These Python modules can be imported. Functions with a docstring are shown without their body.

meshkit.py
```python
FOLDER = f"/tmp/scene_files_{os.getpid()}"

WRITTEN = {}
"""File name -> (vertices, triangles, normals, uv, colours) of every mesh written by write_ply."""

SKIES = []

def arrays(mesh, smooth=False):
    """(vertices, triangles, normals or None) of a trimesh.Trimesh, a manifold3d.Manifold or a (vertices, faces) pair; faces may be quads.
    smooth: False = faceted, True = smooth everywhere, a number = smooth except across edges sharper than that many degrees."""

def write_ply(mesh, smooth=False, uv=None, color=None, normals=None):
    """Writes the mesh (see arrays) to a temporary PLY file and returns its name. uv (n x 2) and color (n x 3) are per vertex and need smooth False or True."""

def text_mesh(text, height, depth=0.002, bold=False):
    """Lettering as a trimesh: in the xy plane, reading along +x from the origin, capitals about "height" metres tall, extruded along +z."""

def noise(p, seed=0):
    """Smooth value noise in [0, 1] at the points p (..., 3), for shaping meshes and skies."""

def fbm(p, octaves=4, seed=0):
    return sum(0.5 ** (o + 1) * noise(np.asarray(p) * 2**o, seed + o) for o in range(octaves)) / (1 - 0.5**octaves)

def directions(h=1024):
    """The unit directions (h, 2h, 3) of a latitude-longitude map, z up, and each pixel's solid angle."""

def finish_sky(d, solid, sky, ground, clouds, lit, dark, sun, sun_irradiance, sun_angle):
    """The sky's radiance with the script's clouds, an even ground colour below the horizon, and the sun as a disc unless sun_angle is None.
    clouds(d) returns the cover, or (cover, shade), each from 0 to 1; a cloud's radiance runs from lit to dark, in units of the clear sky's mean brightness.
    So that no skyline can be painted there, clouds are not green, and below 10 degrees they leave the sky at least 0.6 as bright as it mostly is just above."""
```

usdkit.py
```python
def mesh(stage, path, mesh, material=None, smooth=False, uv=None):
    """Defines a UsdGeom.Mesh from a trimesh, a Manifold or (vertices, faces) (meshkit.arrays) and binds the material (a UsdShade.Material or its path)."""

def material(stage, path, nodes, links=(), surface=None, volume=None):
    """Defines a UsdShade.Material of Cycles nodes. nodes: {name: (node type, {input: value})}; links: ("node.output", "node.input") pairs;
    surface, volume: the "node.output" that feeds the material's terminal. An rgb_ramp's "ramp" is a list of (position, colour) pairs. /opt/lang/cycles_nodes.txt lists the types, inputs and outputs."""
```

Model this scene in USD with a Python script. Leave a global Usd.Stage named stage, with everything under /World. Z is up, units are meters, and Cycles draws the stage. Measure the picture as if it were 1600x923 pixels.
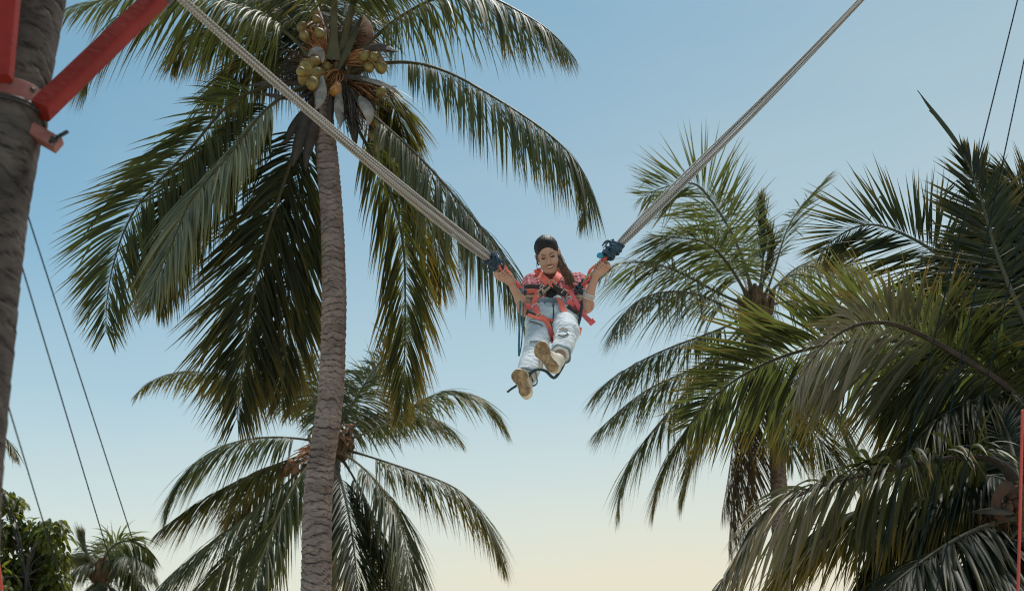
import math, random
import numpy as np
import trimesh, manifold3d as m3
from scipy.interpolate import CubicSpline
from pxr import Gf, Sdf, Usd, UsdGeom, UsdLux, UsdShade, Vt
import usdkit
from meshkit import noise, fbm

stage = Usd.Stage.CreateInMemory()
UsdGeom.SetStageUpAxis(stage, UsdGeom.Tokens.z)
UsdGeom.SetStageMetersPerUnit(stage, 1.0)
UsdGeom.Xform.Define(stage, '/World')
UsdGeom.Scope.Define(stage, '/World/Looks')

# ------------------------------------------------------------------ camera
PITCH = math.radians(24.0)
FOCAL = 40.0
FPX = 1600 * FOCAL / 36.0                      # focal length in pixels of a 1600 wide picture
CAM = np.array([0.0, 0.0, 1.6])
RGT = np.array([1.0, 0, 0])
FWD = np.array([0, math.cos(PITCH), math.sin(PITCH)])
UPV = np.array([0, -math.sin(PITCH), math.cos(PITCH)])
cam = UsdGeom.Camera.Define(stage, '/World/camera')
cam.CreateFocalLengthAttr(FOCAL)
cam.CreateHorizontalApertureAttr(36.0)
cam.CreateVerticalApertureAttr(36.0 * 590 / 1024)
cam.CreateClippingRangeAttr(Gf.Vec2f(0.05, 20000))
cam.CreateFStopAttr(2.6)
cam.CreateFocusDistanceAttr(9.0)
cam.CreateExposureAttr(EXPO := 1.415)
cam.AddTransformOp().Set(Gf.Matrix4d(*RGT, 0, *UPV, 0, *(-FWD), 0, *CAM, 1))

# ------------------------------------------------------------------ sky and sun
SUN = np.array([0.15, 0.25, 0.95]); SUN /= np.linalg.norm(SUN)
EL, AZ = math.asin(SUN[2]), math.atan2(SUN[0], SUN[1])
_m = lambda t, **k: ('math', {'math_type': t, **k})
usdkit.material(stage, '/World/Looks/sky', {
    'sky': ('sky_texture', {'sky_type': 'single_scattering', 'sun_disc': False, 'sun_elevation': EL, 'sun_rotation': AZ,
                            'altitude': 0.0, 'air_density': .55, 'aerosol_density': 0.3, 'ozone_density': 1.0}),
    # a warm veil of haze that thins with height and is a little thicker towards one side of the horizon
    'tint': ('mix', {'mix_type': 'multiply', 'fac': 1.0, 'color2': (.56, .67, .495)}),
    'tc': ('texture_coordinate', {}), 'xyz': ('separate_xyz', {}),
    'dot': ('vector_math', {'math_type': 'dot_product', 'vector2': (.766, .643, 0.0)}),
    'ma': _m('multiply_add', value2=.50, value3=-.30), 'ab': _m('absolute'),
    'ramp': ('rgb_ramp', {'ramp': [(0, (1, 1, 1)), (.10, (1, 1, 1)), (.175, (.92,) * 3), (.24, (.65,) * 3), (.314, (.39,) * 3), (.407, (.26,) * 3), (.508, (.19,) * 3), (.61, (.10,) * 3), (.8, (0, 0, 0)), (1, (0, 0, 0))]}),
    'lp': ('mapping', {'scale': (2.2, 2.2, 6.0)}), 'no': ('noise_texture', {'scale': 1.3, 'detail': 5, 'roughness': .55}),
    'nm': _m('multiply_add', value2=.24, value3=-.12),
    'w1': _m('add'), 'w2': _m('add', use_clamp=True),
    'mx': ('mix', {'color2': (2.02, 1.92, 1.52)}),
    'bg': ('background_shader', {'strength': 0.15})},
    [('tc.generated', 'xyz.vector'), ('tc.generated', 'dot.vector1'), ('dot.value', 'ma.value1'), ('xyz.z', 'ab.value1'), ('ab.value', 'ramp.fac'),
     ('tc.generated', 'lp.vector'), ('lp.vector', 'no.vector'), ('no.fac', 'nm.value1'), ('nm.value', 'w1.value1'), ('ma.value', 'w1.value2'),
     ('ramp.color', 'w2.value1'), ('w1.value', 'w2.value2'), ('w2.value', 'mx.fac'),
     ('sky.color', 'tint.color1'), ('tint.color', 'mx.color1'), ('mx.color', 'bg.color')], surface='bg.background')
dome = UsdLux.DomeLight.Define(stage, '/World/sky')
UsdShade.MaterialBindingAPI.Apply(dome.GetPrim()).Bind(UsdShade.Material.Get(stage, '/World/Looks/sky'))
dome.GetPrim().SetCustomDataByKey('kind', 'structure')
sun = UsdLux.DistantLight.Define(stage, '/World/sun')
sun.CreateIntensityAttr(0.40); sun.CreateAngleAttr(10.0); sun.CreateColorAttr(Gf.Vec3f(1, .95, .87))
sun.CreateNormalizeAttr(True)
_z = SUN; _x = np.cross([0, 0, 1.0], _z); _x /= np.linalg.norm(_x); _y = np.cross(_z, _x)
sun.AddTransformOp().Set(Gf.Matrix4d(*_x, 0, *_y, 0, *_z, 0, 0, 0, 30, 1))

# ------------------------------------------------------------------ helpers
def ray(px, py):
    return FWD + RGT * (px - 800) / FPX + UPV * (461.5 - py) / FPX
def PY(px, py, Y):                              # a pixel's point at y = Y
    r = ray(px, py); return CAM + r * (Y / r[1])
def PD(px, py, d):                              # a pixel's point d metres along the view
    return CAM + ray(px, py) * d
def proj(p):
    q = np.asarray(p) - CAM; d = q @ FWD
    return np.stack([800 + FPX * (q @ RGT) / d, 461.5 - FPX * (q @ UPV) / d], -1), d
def nrm(v):
    v = np.asarray(v, float); return v / np.maximum(np.linalg.norm(v, axis=-1, keepdims=True), 1e-9)

used, origin = set(), {}
def path_for(parent, name):
    k, p = 0, f'{parent}/{name}'
    while p in used:
        k += 1; p = f'{parent}/{name}_{k:03d}'
    used.add(p); return p
def tag(prim, label=None, cat=None, group=None, kind=None):
    for k, v in (('label', label), ('category', cat), ('group', group), ('kind', kind)):
        if v: prim.SetCustomDataByKey(k, v)
def thing(name, loc, label, cat, group=None):
    p = path_for('/World', name)
    x = UsdGeom.Xform.Define(stage, p); x.AddTranslateOp().Set(Gf.Vec3d(*map(float, loc)))
    origin[p] = np.asarray(loc, float); tag(x.GetPrim(), label, cat, group)
    return p
def obj(name, mesh, mat, parent='/World', smooth=40, uv=None, label=None, cat=None, group=None, kind=None):
    p = path_for(parent, name)
    o = origin.get(parent, np.zeros(3)); origin[p] = o
    if isinstance(mesh, trimesh.Trimesh): mesh = (np.array(mesh.vertices), np.array(mesh.faces))
    elif hasattr(mesh, 'to_mesh'):
        q = mesh.to_mesh(); mesh = (q.vert_properties[:, :3], q.tri_verts)
    v, f = np.asarray(mesh[0], float) - o, np.asarray(mesh[1])
    if f.shape[1] == 4: f = np.vstack([f[:, [0, 1, 2]], f[:, [0, 2, 3]]])
    if uv is not None and smooth not in (True, False): smooth = True
    m = usdkit.mesh(stage, p, (v, f), M[mat] if isinstance(mat, str) else mat, smooth=smooth, uv=uv)
    tag(m.GetPrim(), label, cat, group, kind)
    return p
def join(parts):
    vs, fs, n = [], [], 0
    for v, f in parts:
        f = np.asarray(f)
        if f.shape[1] == 4: f = np.vstack([f[:, [0, 1, 2]], f[:, [0, 2, 3]]])
        vs.append(np.asarray(v, float)); fs.append(f + n); n += len(v)
    return np.vstack(vs), np.vstack(fs)
def spline(pts, n, even=True):
    pts = np.asarray(pts, float)
    if len(pts) == 2: return pts[0] + (pts[1] - pts[0]) * np.linspace(0, 1, n)[:, None]
    t = np.r_[0, np.cumsum(np.linalg.norm(np.diff(pts, axis=0), axis=1) ** .5)]
    c = CubicSpline(t, pts); q = c(np.linspace(0, t[-1], 400))
    if not even: return c(np.linspace(0, t[-1], n))
    s = np.r_[0, np.cumsum(np.linalg.norm(np.diff(q, axis=0), axis=1))]
    return np.stack([np.interp(np.linspace(0, s[-1], n), s, q[:, k]) for k in range(3)], 1)
def transport(c, up=(0, 0, 1.0)):
    T = nrm(np.gradient(c, axis=0)); N = np.zeros_like(T)
    n = np.asarray(up, float) - T[0] * (T[0] @ up)
    if np.linalg.norm(n) < 1e-3: n = np.array([0, 1.0, 0]) - T[0] * T[0][1]
    for i in range(len(c)):
        n = n - T[i] * (n @ T[i]); n = n / np.linalg.norm(n); N[i] = n
    return T, N, np.cross(T, N)
def tube(c, r, k=8, caps=True, flat=1.0, up=(0, 0, 1.0)):
    c = np.asarray(c, float); r = np.broadcast_to(np.asarray(r, float), (len(c),))
    T, N, S = transport(c, up)
    a = np.linspace(0, 2 * np.pi, k, endpoint=False)
    v = c[:, None] + (np.cos(a)[None, :, None] * S[:, None] + flat * np.sin(a)[None, :, None] * N[:, None]) * r[:, None, None]
    v = v.reshape(-1, 3); i, j = np.meshgrid(np.arange(len(c) - 1), np.arange(k), indexing='ij')
    b = (j + 1) % k
    f = np.stack([i * k + j, i * k + b, (i + 1) * k + b, (i + 1) * k + j], -1).reshape(-1, 4)
    f = np.vstack([f[:, [0, 1, 2]], f[:, [0, 2, 3]]])
    if caps:
        n0 = len(v); v = np.vstack([v, c[0], c[-1]]); jj = np.arange(k); bb = (jj + 1) % k; e = (len(c) - 1) * k
        f = np.vstack([f, np.stack([bb, jj, np.full(k, n0)], 1), np.stack([e + jj, e + bb, np.full(k, n0 + 1)], 1)])
    return v, f[:, ::-1]
def ribbon(c, nor, w, th):
    """a strap: rectangular section, width w across, thickness th along the normals."""
    c = np.asarray(c, float); T = nrm(np.gradient(c, axis=0)); N = nrm(nor - T * (nor * T).sum(1, keepdims=True)); S = np.cross(T, N)
    w = np.broadcast_to(np.asarray(w, float), (len(c),))[:, None]
    q = [c + S * w / 2, c + S * w * .44 + N * th / 2, c - S * w * .44 + N * th / 2, c - S * w / 2, c - S * w * .44 - N * th / 2, c + S * w * .44 - N * th / 2]
    k = 6; v = np.stack(q, 1).reshape(-1, 3); i, j = np.meshgrid(np.arange(len(c) - 1), np.arange(k), indexing='ij'); b = (j + 1) % k
    f = np.stack([i * k + j, i * k + b, (i + 1) * k + b, (i + 1) * k + j], -1).reshape(-1, 4)
    e = (len(c) - 1) * k
    f = np.vstack([f, [[0, 3, 2, 1], [0, 5, 4, 3], [e, e + 1, e + 2, e + 3], [e, e + 3, e + 4, e + 5]]])
    return v, f
def ball(c, rx, ry=None, rz=None, sub=2, rot=None):
    s = trimesh.creation.icosphere(subdivisions=sub); v = s.vertices * [rx, ry or rx, rz or rx]
    if rot is not None: v = v @ np.asarray(rot).T
    return v + np.asarray(c), s.faces
def frame(a, b):                                # rotation whose z goes along b - a
    z = nrm(np.asarray(b) - a); x = nrm(np.cross([0.3, 1, .1], z)); return np.stack([x, np.cross(z, x), z], 1)

# ------------------------------------------------------------------ materials
M = {}
def mat(name, nodes, links, surface='p.BSDF'):
    M[name] = usdkit.material(stage, '/World/Looks/' + name, nodes, links, surface=surface); return M[name]
def plain(name, c1, c2, scale=6, rough=.7, bump=.3, bscale=40, dist=.01, spec=.3, detail=4):
    return mat(name, {'tc': ('texture_coordinate', {}), 'n': ('noise_texture', {'scale': scale, 'detail': detail, 'roughness': .65}),
                      'b': ('noise_texture', {'scale': bscale, 'detail': 4}), 'r': ('rgb_ramp', {'ramp': [(.3, c1), (.7, c2)]}),
                      'bm': ('bump', {'strength': bump, 'distance': dist}),
                      'p': ('principled_bsdf', {'roughness': rough, 'specular_ior_level': spec})},
               [('tc.object', 'n.vector'), ('tc.object', 'b.vector'), ('n.fac', 'r.fac'), ('r.color', 'p.base_color'),
                ('b.fac', 'bm.height'), ('bm.normal', 'p.normal')])
def leafmat(name, dark, light, tip, tipat=.8, trans=.3, rough=.42, tcol=None, tvar=.35, end=None, ends=(.6, .95), tipgrow=.25):
    """uv = (way along the leaflet, way along the frond + a whole number that varies per leaflet)"""
    tcol = tcol or (light[0] * 2.6, light[1] * 2.6, light[2] * 1.1)
    mat(name, {'tc': ('texture_coordinate', {}), 'x': ('separate_xyz', {}), 'fl0': ('math', {'math_type': 'multiply', 'value1': 0.0, 'value2': 0.0}),
               'fl': ('math', {'math_type': 'floor'}), 'ft': ('math', {'math_type': 'fraction'}), 'tg': ('math', {'math_type': 'multiply_add', 'value2': tipgrow}),
               'ef': ('map_range', {'from_min': ends[0], 'from_max': ends[1], 'to_min': 0, 'to_max': 1, 'clamp': True}), 'ec': ('mix', {'color2': end or light}), 'rn': ('math', {'math_type': 'divide', 'value2': 16.0}),
               'no': ('noise_texture', {'scale': 1.4, 'detail': 3}), 'n2': ('noise_texture', {'scale': 9.0, 'detail': 3}),
               'ad': ('math', {'math_type': 'multiply_add', 'value2': .8, 'value3': -.35}),
               'a2': ('math', {'math_type': 'multiply_add', 'value2': .75}),
               'mx': ('rgb_ramp', {'ramp': [(.05, dark), (.85, light)]}),
               'tv': ('math', {'math_type': 'multiply_add', 'value2': tvar}), 't2': ('math', {'math_type': 'multiply_add', 'value2': .3}),
               'tr': ('map_range', {'from_min': tipat + .32, 'from_max': tipat + .32 + .22, 'to_min': 0, 'to_max': 1, 'clamp': True}),
               'c': ('mix', {'color2': tip}), 'tm': ('mix', {'mix_type': 'mix', 'color1': tcol, 'color2': tuple(min(1, 1.6 * q) for q in tip)}),
               'p': ('principled_bsdf', {'roughness': rough, 'specular_ior_level': .28}),
               't': ('translucent_bsdf', {}), 's': ('mix_closure', {'fac': trans})},
        [('tc.UV', 'x.vector'), ('x.y', 'fl.value1'), ('fl.value', 'rn.value1'), ('tc.object', 'no.vector'), ('tc.object', 'n2.vector'),
         ('no.fac', 'ad.value1'), ('rn.value', 'a2.value1'), ('ad.value', 'a2.value3'), ('a2.value', 'mx.fac'),
         ('rn.value', 'tv.value1'), ('x.x', 'tv.value3'), ('n2.fac', 't2.value1'), ('tv.value', 't2.value3'), ('x.y', 'ft.value1'), ('ft.value', 'tg.value1'), ('t2.value', 'tg.value3'), ('tg.value', 'tr.value'), ('ft.value', 'ef.value'),
         ('tr.result', 'c.fac'), ('mx.color', 'ec.color1'), ('ef.result' if end else 'fl0.value', 'ec.fac'), ('ec.color', 'c.color1'), ('c.color', 'p.base_color'), ('tr.result', 'tm.fac'), ('tm.color', 't.color'),
         ('p.BSDF', 's.closure1'), ('t.BSDF', 's.closure2')], surface='s.closure')
leafmat('leaf_green', (.024, .031, .014), (.074, .086, .042), (.15, .11, .024), .82, .34, .48)
leafmat('leaf_grey', (.032, .040, .022), (.105, .112, .070), (.13, .11, .040), .86, .28, .46)
leafmat('leaf_olive', (.024, .028, .0090), (.062, .066, .022), (.17, .12, .022), .68, .34, .48)
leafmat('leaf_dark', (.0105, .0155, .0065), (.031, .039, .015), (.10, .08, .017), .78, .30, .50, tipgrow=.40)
leafmat('leaf_wilt_sheen', (.011, .0155, .0065), (.033, .040, .018), (.15, .10, .022), .82, .20, .48, end=(.34, .31, .26), ends=(.42, .78))  # wilted leaf; the pale frond end also holds painted sky sheen
leafmat('leaf_pale', (.055, .062, .042), (.19, .195, .145), (.16, .14, .06), .88, .25, .46)  # light copy for one frond: sky sheen is put into the leaf colour
leafmat('leaf_shade', (.008, .0125, .0055), (.022, .029, .011), (.09, .07, .015), .82, .17, .50, tipgrow=.30)  # darkened leaf copy: backlit fronds get their shade from this colour
leafmat('leaf_dry', (.045, .034, .024), (.115, .085, .056), (.13, .085, .045), .6, .2, .7)
leafmat('leaf_broad', (.026, .040, .012), (.085, .096, .026), (.13, .13, .03), .9, .38)
plain('rachis_green', (.032, .031, .016), (.070, .060, .030), 5, .5, .2)
plain('rachis_olive', (.07, .058, .025), (.13, .105, .045), 5, .5, .2)
plain('fibre', (.050, .032, .020), (.17, .105, .060), 9, .9, .9, 60, .03, .1)
plain('husk_brown', (.12, .052, .030), (.28, .13, .065), 8, .8, .4)
plain('coconut', (.075, .050, .018), (.24, .17, .042), 13, .5, .2, 25, .01, .4)
plain('husk_dark', (.030, .016, .011), (.080, .042, .028), 8, .85, .6)
plain('coconut_orange', (.20, .085, .018), (.32, .15, .03), 5, .5, .2, 25, .01, .4)
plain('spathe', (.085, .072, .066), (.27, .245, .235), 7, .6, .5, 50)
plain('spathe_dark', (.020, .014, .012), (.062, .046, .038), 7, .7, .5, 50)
plain('inflorescence', (.20, .085, .035), (.40, .18, .07), 14, .8, .2)
plain('ground', (.36, .31, .23), (.56, .48, .37), .6, .95, .4, 12, .02, .1)
def barkmat(name, c1, c2, dark, scale):
    """uv.x carries how deep in a leaf scar the bark lies"""
    mat(name, {'tc': ('texture_coordinate', {}), 'x': ('separate_xyz', {}), 'mp': ('mapping', {'scale': (1, 1, 2.2)}),
               'n': ('noise_texture', {'scale': scale, 'detail': 6, 'roughness': .7}), 'n2': ('noise_texture', {'scale': scale * 5, 'detail': 5, 'roughness': .7}),
               'mp3': ('mapping', {'scale': (14, 14, 60)}), 'n3': ('noise_texture', {'scale': 1.0, 'detail': 4, 'roughness': .7}),
               'r': ('rgb_ramp', {'ramp': [(.32, c1), (.68, c2)]}), 'k': ('rgb_ramp', {'ramp': [(.60, (0, 0, 0)), (.72, (1, 1, 1))]}),
               'k3': ('rgb_ramp', {'ramp': [(.56, (0, 0, 0)), (.70, (1, 1, 1))]}),
               'm1': ('mix', {'color2': dark}), 'm2': ('mix', {'color2': dark}), 'm3': ('mix', {'color2': tuple(.5 * a + .5 * b for a, b in zip(dark, c1))}),
               'h': ('math', {'math_type': 'subtract'}),
               'bm': ('bump', {'strength': .7, 'distance': .012}), 'p': ('principled_bsdf', {'roughness': .9, 'specular_ior_level': .15})},
        [('tc.object', 'mp.vector'), ('mp.vector', 'n.vector'), ('mp.vector', 'n2.vector'), ('tc.object', 'mp3.vector'), ('mp3.vector', 'n3.vector'),
         ('tc.UV', 'x.vector'), ('n.fac', 'r.fac'),
         ('r.color', 'm1.color1'), ('x.x', 'm1.fac'), ('n2.fac', 'k.fac'), ('k.color', 'm2.fac'), ('m1.color', 'm2.color1'),
         ('n3.fac', 'k3.fac'), ('k3.color', 'm3.fac'), ('m2.color', 'm3.color1'), ('m3.color', 'p.base_color'),
         ('n2.fac', 'h.value1'), ('k3.color', 'h.value2'), ('h.value', 'bm.height'), ('bm.normal', 'p.normal')])
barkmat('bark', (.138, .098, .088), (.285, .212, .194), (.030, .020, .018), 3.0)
barkmat('bark_near_shaded', (.030, .025, .025), (.110, .090, .084), (.016, .013, .013), 2.2)  # darker copy of the bark, with the shade on the near stem painted in

# ------------------------------------------------------------------ ground
g = np.r_[-6000, -800, -150, np.linspace(-60, 60, 61), 150, 800, 6000]
gx, gy = np.meshgrid(g, g, indexing='ij')
gz = np.where(np.hypot(gx, gy) < 55, .25 * (fbm(np.stack([gx * .12, gy * .12, 0 * gx], -1), 3, 5) - .5), -.02)
gi, gj = np.meshgrid(np.arange(len(g) - 1), np.arange(len(g) - 1), indexing='ij'); gn = len(g)
obj('ground', (np.stack([gx, gy, gz], -1).reshape(-1, 3), np.stack([gi * gn + gj, (gi + 1) * gn + gj, (gi + 1) * gn + gj + 1, gi * gn + gj + 1], -1).reshape(-1, 4)),
    'ground', smooth=True, kind='structure')

# ------------------------------------------------------------------ palms
def trunk_mesh(c, r, ringh, amp, seed, k=40, step=.02):
    L = np.linalg.norm(np.diff(c, axis=0), axis=1).sum(); n = max(40, int(L / step))
    c = spline(c, n); r = np.interp(np.linspace(0, 1, n), np.linspace(0, 1, len(r)), r)
    T, N, S = transport(c, (0, 1, 0)); a = np.linspace(0, 2 * np.pi, k, endpoint=False)
    z = np.linspace(0, L, n)[:, None] * np.ones(k); A = a[None] * np.ones((n, 1))
    p = np.stack([np.cos(A) * .9, np.sin(A) * .9, z * 1.6], -1)
    ph = z / ringh + .75 * (noise(p * [1, 1, 1.2], seed) * 2 - 1) + .35 * (noise(p * [2.5, 2.5, 5], seed + 1) * 2 - 1)
    fr = ph - np.floor(ph)
    depth = np.exp(-((fr - .08) / .058) ** 2) * np.clip(noise(p * [2, 2, 4] + 9, seed + 2) * 3.0 - .70, 0, 1)   # the scar's crack
    lip = np.where(fr > .12, (fr - .12) ** 1.5, 0)
    rr = r[:, None] + amp * (.75 * lip - 1.2 * depth) + amp * 1.6 * (fbm(p * [1.3, 1.3, 1.0], 3, seed + 3) - .5) + amp * .5 * (noise(p * [9, 9, 16], seed + 4) - .5)
    v = c[:, None] + (np.cos(A)[..., None] * S[:, None] + np.sin(A)[..., None] * N[:, None]) * rr[..., None]
    i, j = np.meshgrid(np.arange(n - 1), np.arange(k), indexing='ij'); b = (j + 1) % k
    f = np.stack([i * k + j, (i + 1) * k + j, (i + 1) * k + b, i * k + b], -1).reshape(-1, 4)
    return (v.reshape(-1, 3), f), np.stack([np.clip(depth * 1.1, 0, 1).ravel(), 0 * depth.ravel()], 1)

def leaflets(c, T, N, S, L, n, t0, angle, droop, lift, W, rng, stiff, side_scale, tipang=18):
    """arrays (count, 6 stations, 3 rows, xyz) of the leaflets of one frond, and their places along it"""
    out, ts = [], []
    m = len(c)
    for side in (-1, 1):
        t = np.linspace(t0, .995, n) + rng.uniform(-.3, .3, n) / n
        # leaflets cling in small sheaves and leave gaps
        t = t + .35 / n * np.sin(np.arange(n) * 1.9 + rng.uniform(0, 6)) + .004 * np.sin(np.arange(n) * .53 + rng.uniform(0, 6))
        t = np.clip(t, t0 * .9, .999)[rng.random(n) > .05]
        q = len(t); x = t * (m - 1); i = np.clip(x.astype(int), 0, m - 2); fr = (x - i)[:, None]
        lerp = lambda A: A[i] * (1 - fr) + A[i + 1] * fr
        p, Ti, Ni, Si = lerp(c), nrm(lerp(T)), nrm(lerp(N)), nrm(lerp(S)) * side
        u = (t - t0) / (1 - t0)
        a = np.radians(angle * (1 - u ** 1.4) + tipang * u ** 1.4 + 12 * (np.clip(.15 - u, 0, 1) / .15)) + rng.normal(0, .065, q) + .07 * np.sin(t * 60 + side)
        length = L * side_scale[(side + 1) // 2] * np.clip(.55 + 1.6 * u, 0, 1) * np.clip(1.08 - .80 * np.clip((u - .45) / .55, 0, 1) ** 1.6, .22, 1) * rng.uniform(.80, 1.10, q)
        length[rng.random(q) < .06] *= .55
        lf = np.radians(lift) + rng.normal(0, .13, q) + .10 * np.sin(t * 23 + side * 2)
        out_dir = Si * np.cos(lf)[:, None] + Ni * np.sin(lf)[:, None]
        d = nrm(Ti * np.cos(a)[:, None] + out_dir * np.sin(a)[:, None] + rng.normal(0, .045, (q, 3)))
        g = droop * rng.uniform(.75, 1.25, q) * (1.15 - .70 * u)
        brk = rng.random(q) < .05; K = 7
        st = np.zeros((q, K, 3, 3)); pos = p.copy(); nb = Ni.copy()
        s = np.linspace(0, 1, K); prof = np.array([.13, .66, 1, .92, .68, .34, .02])
        w = W * rng.uniform(.75, 1.2, q) * np.clip(.5 + 1.2 * (1 - u), .5, 1)
        roll = rng.normal(0, .30, q) + side * .15
        for k in range(K):
            b = nrm(nb - d * (nb * d).sum(1, keepdims=True)); wx = np.cross(d, b)
            b2 = b * np.cos(roll)[:, None] + wx * np.sin(roll)[:, None]; wx = np.cross(d, b2)
            hw = (w * prof[k] / 2)[:, None]
            st[:, k, 0] = pos - wx * hw - b2 * hw * .38
            st[:, k, 1] = pos
            st[:, k, 2] = pos + wx * hw - b2 * hw * .38
            gg = g * ([.55, .42, .30, .22, .18, .15, .1][k]) + np.where(brk & (k == 3), 1.4, 0)
            d = nrm(d + np.array([0, 0, -1.0]) * gg[:, None] + stiff * 0)
            pos = pos + d * (length / (K - 1))[:, None]
        out.append(st); ts.append(t)
    return np.concatenate(out), np.concatenate(ts)
_K = 7
_lf = []
for _k in range(_K - 1):
    for _c in range(2):
        _a = _k * 3 + _c; _lf += [[_a, _a + 1, _a + 4], [_a, _a + 4, _a + 3]]
LF = np.array(_lf)
def leaf_arrays(st, ts, rnd):
    n = len(st); v = st.reshape(-1, 3)
    f = (LF[None] + (np.arange(n) * _K * 3)[:, None, None]).reshape(-1, 3)
    uv = np.stack([np.tile(np.repeat(np.linspace(0, 1, _K), 3), n), np.repeat(np.floor(rnd * 15.99) + np.clip(ts, .01, .98), _K * 3)], 1)
    return v, f, uv

LK, NK, WK = 1.22, 2.0, .62
def make_palm(name, label, group, base, trunk_pts, trunk_r, fronds, seed, L, n, W=.045, bark='bark', ringh=.086, amp=.013, step=.02, r0=.027, singles=300, k=40):
    rng = np.random.default_rng(seed)
    P = thing(name, base, label, 'palm tree', group)
    if trunk_pts is not None:
        tm, tuv = trunk_mesh(trunk_pts, trunk_r, ringh, amp, seed, k=k, step=step)
        obj('trunk', tm, bark, P, smooth=True, uv=tuv)
    made = []
    for fd in fronds:
        o = dict(L=L, n=n, droop=1.0, lift=12, angle=58, roll=(0, 0), mat='leaf_green', t0=.17, r0=r0, rmat='rachis_green', ss=(1, 1), W=W, tipang=18, up=(0, 0, 1.0))
        o.update(fd[3] if len(fd) > 3 else {})
        pts, Y0, Y1 = fd[:3]
        pts = np.asarray(pts, float); s = np.r_[0, np.cumsum(np.hypot(*np.diff(pts, axis=0).T))]; s /= s[-1]
        c = spline([PY(a, b, Y0 + (Y1 - Y0) * q) for (a, b), q in zip(pts, s)], 60)
        T, N, S = transport(c, o['up'])
        ro = np.radians(np.linspace(*o['roll'], 60))[:, None]
        N, S = N * np.cos(ro) + S * np.sin(ro), S * np.cos(ro) - N * np.sin(ro)
        st, ts = leaflets(c, T, N, S, o['L'] * LK, int(o['n'] * NK), o['t0'], o['angle'], o['droop'], o['lift'], o['W'] * WK, rng, 0, o['ss'], o['tipang'])
        u = np.linspace(0, 1, 60)
        rad = o['r0'] * (1.0 + 1.3 * np.clip(.12 - u, 0, 1) / .12) * (1 - u) ** .8 + .005
        fp = obj('frond', tube(c, rad, 7, flat=.65, up=o['up']), o['rmat'], P, label=o.get('label'))
        (pp, dd) = proj(st[:, :, 1]); ln = np.linalg.norm(np.diff(pp, axis=1), axis=-1).sum(1)
        mid = pp[:, 2]; inside = (mid[:, 0] > 0) & (mid[:, 0] < 1600) & (mid[:, 1] > 0) & (mid[:, 1] < 923)
        made.append((fp, st, ts, rng.random(len(ts)), np.where(inside, ln, 0), o['mat']))
    allv = np.sort(np.concatenate([x[4] for x in made]))[::-1]
    cut = max(allv[min(singles, len(allv) - 1)], 1e-6)
    for fp, st, ts, rnd, ln, mt in made:
        for i in np.nonzero(ln > cut)[0]:
            v, f, uv = leaf_arrays(st[i:i + 1], ts[i:i + 1], rnd[i:i + 1]); obj('leaflet', (v, f), mt, fp, smooth=True, uv=uv)
        r = ln <= cut
        if r.any():
            v, f, uv = leaf_arrays(st[r], ts[r], rnd[r]); obj('leaflets', (v, f), mt, fp, smooth=True, uv=uv, kind='stuff')
    return P
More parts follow.
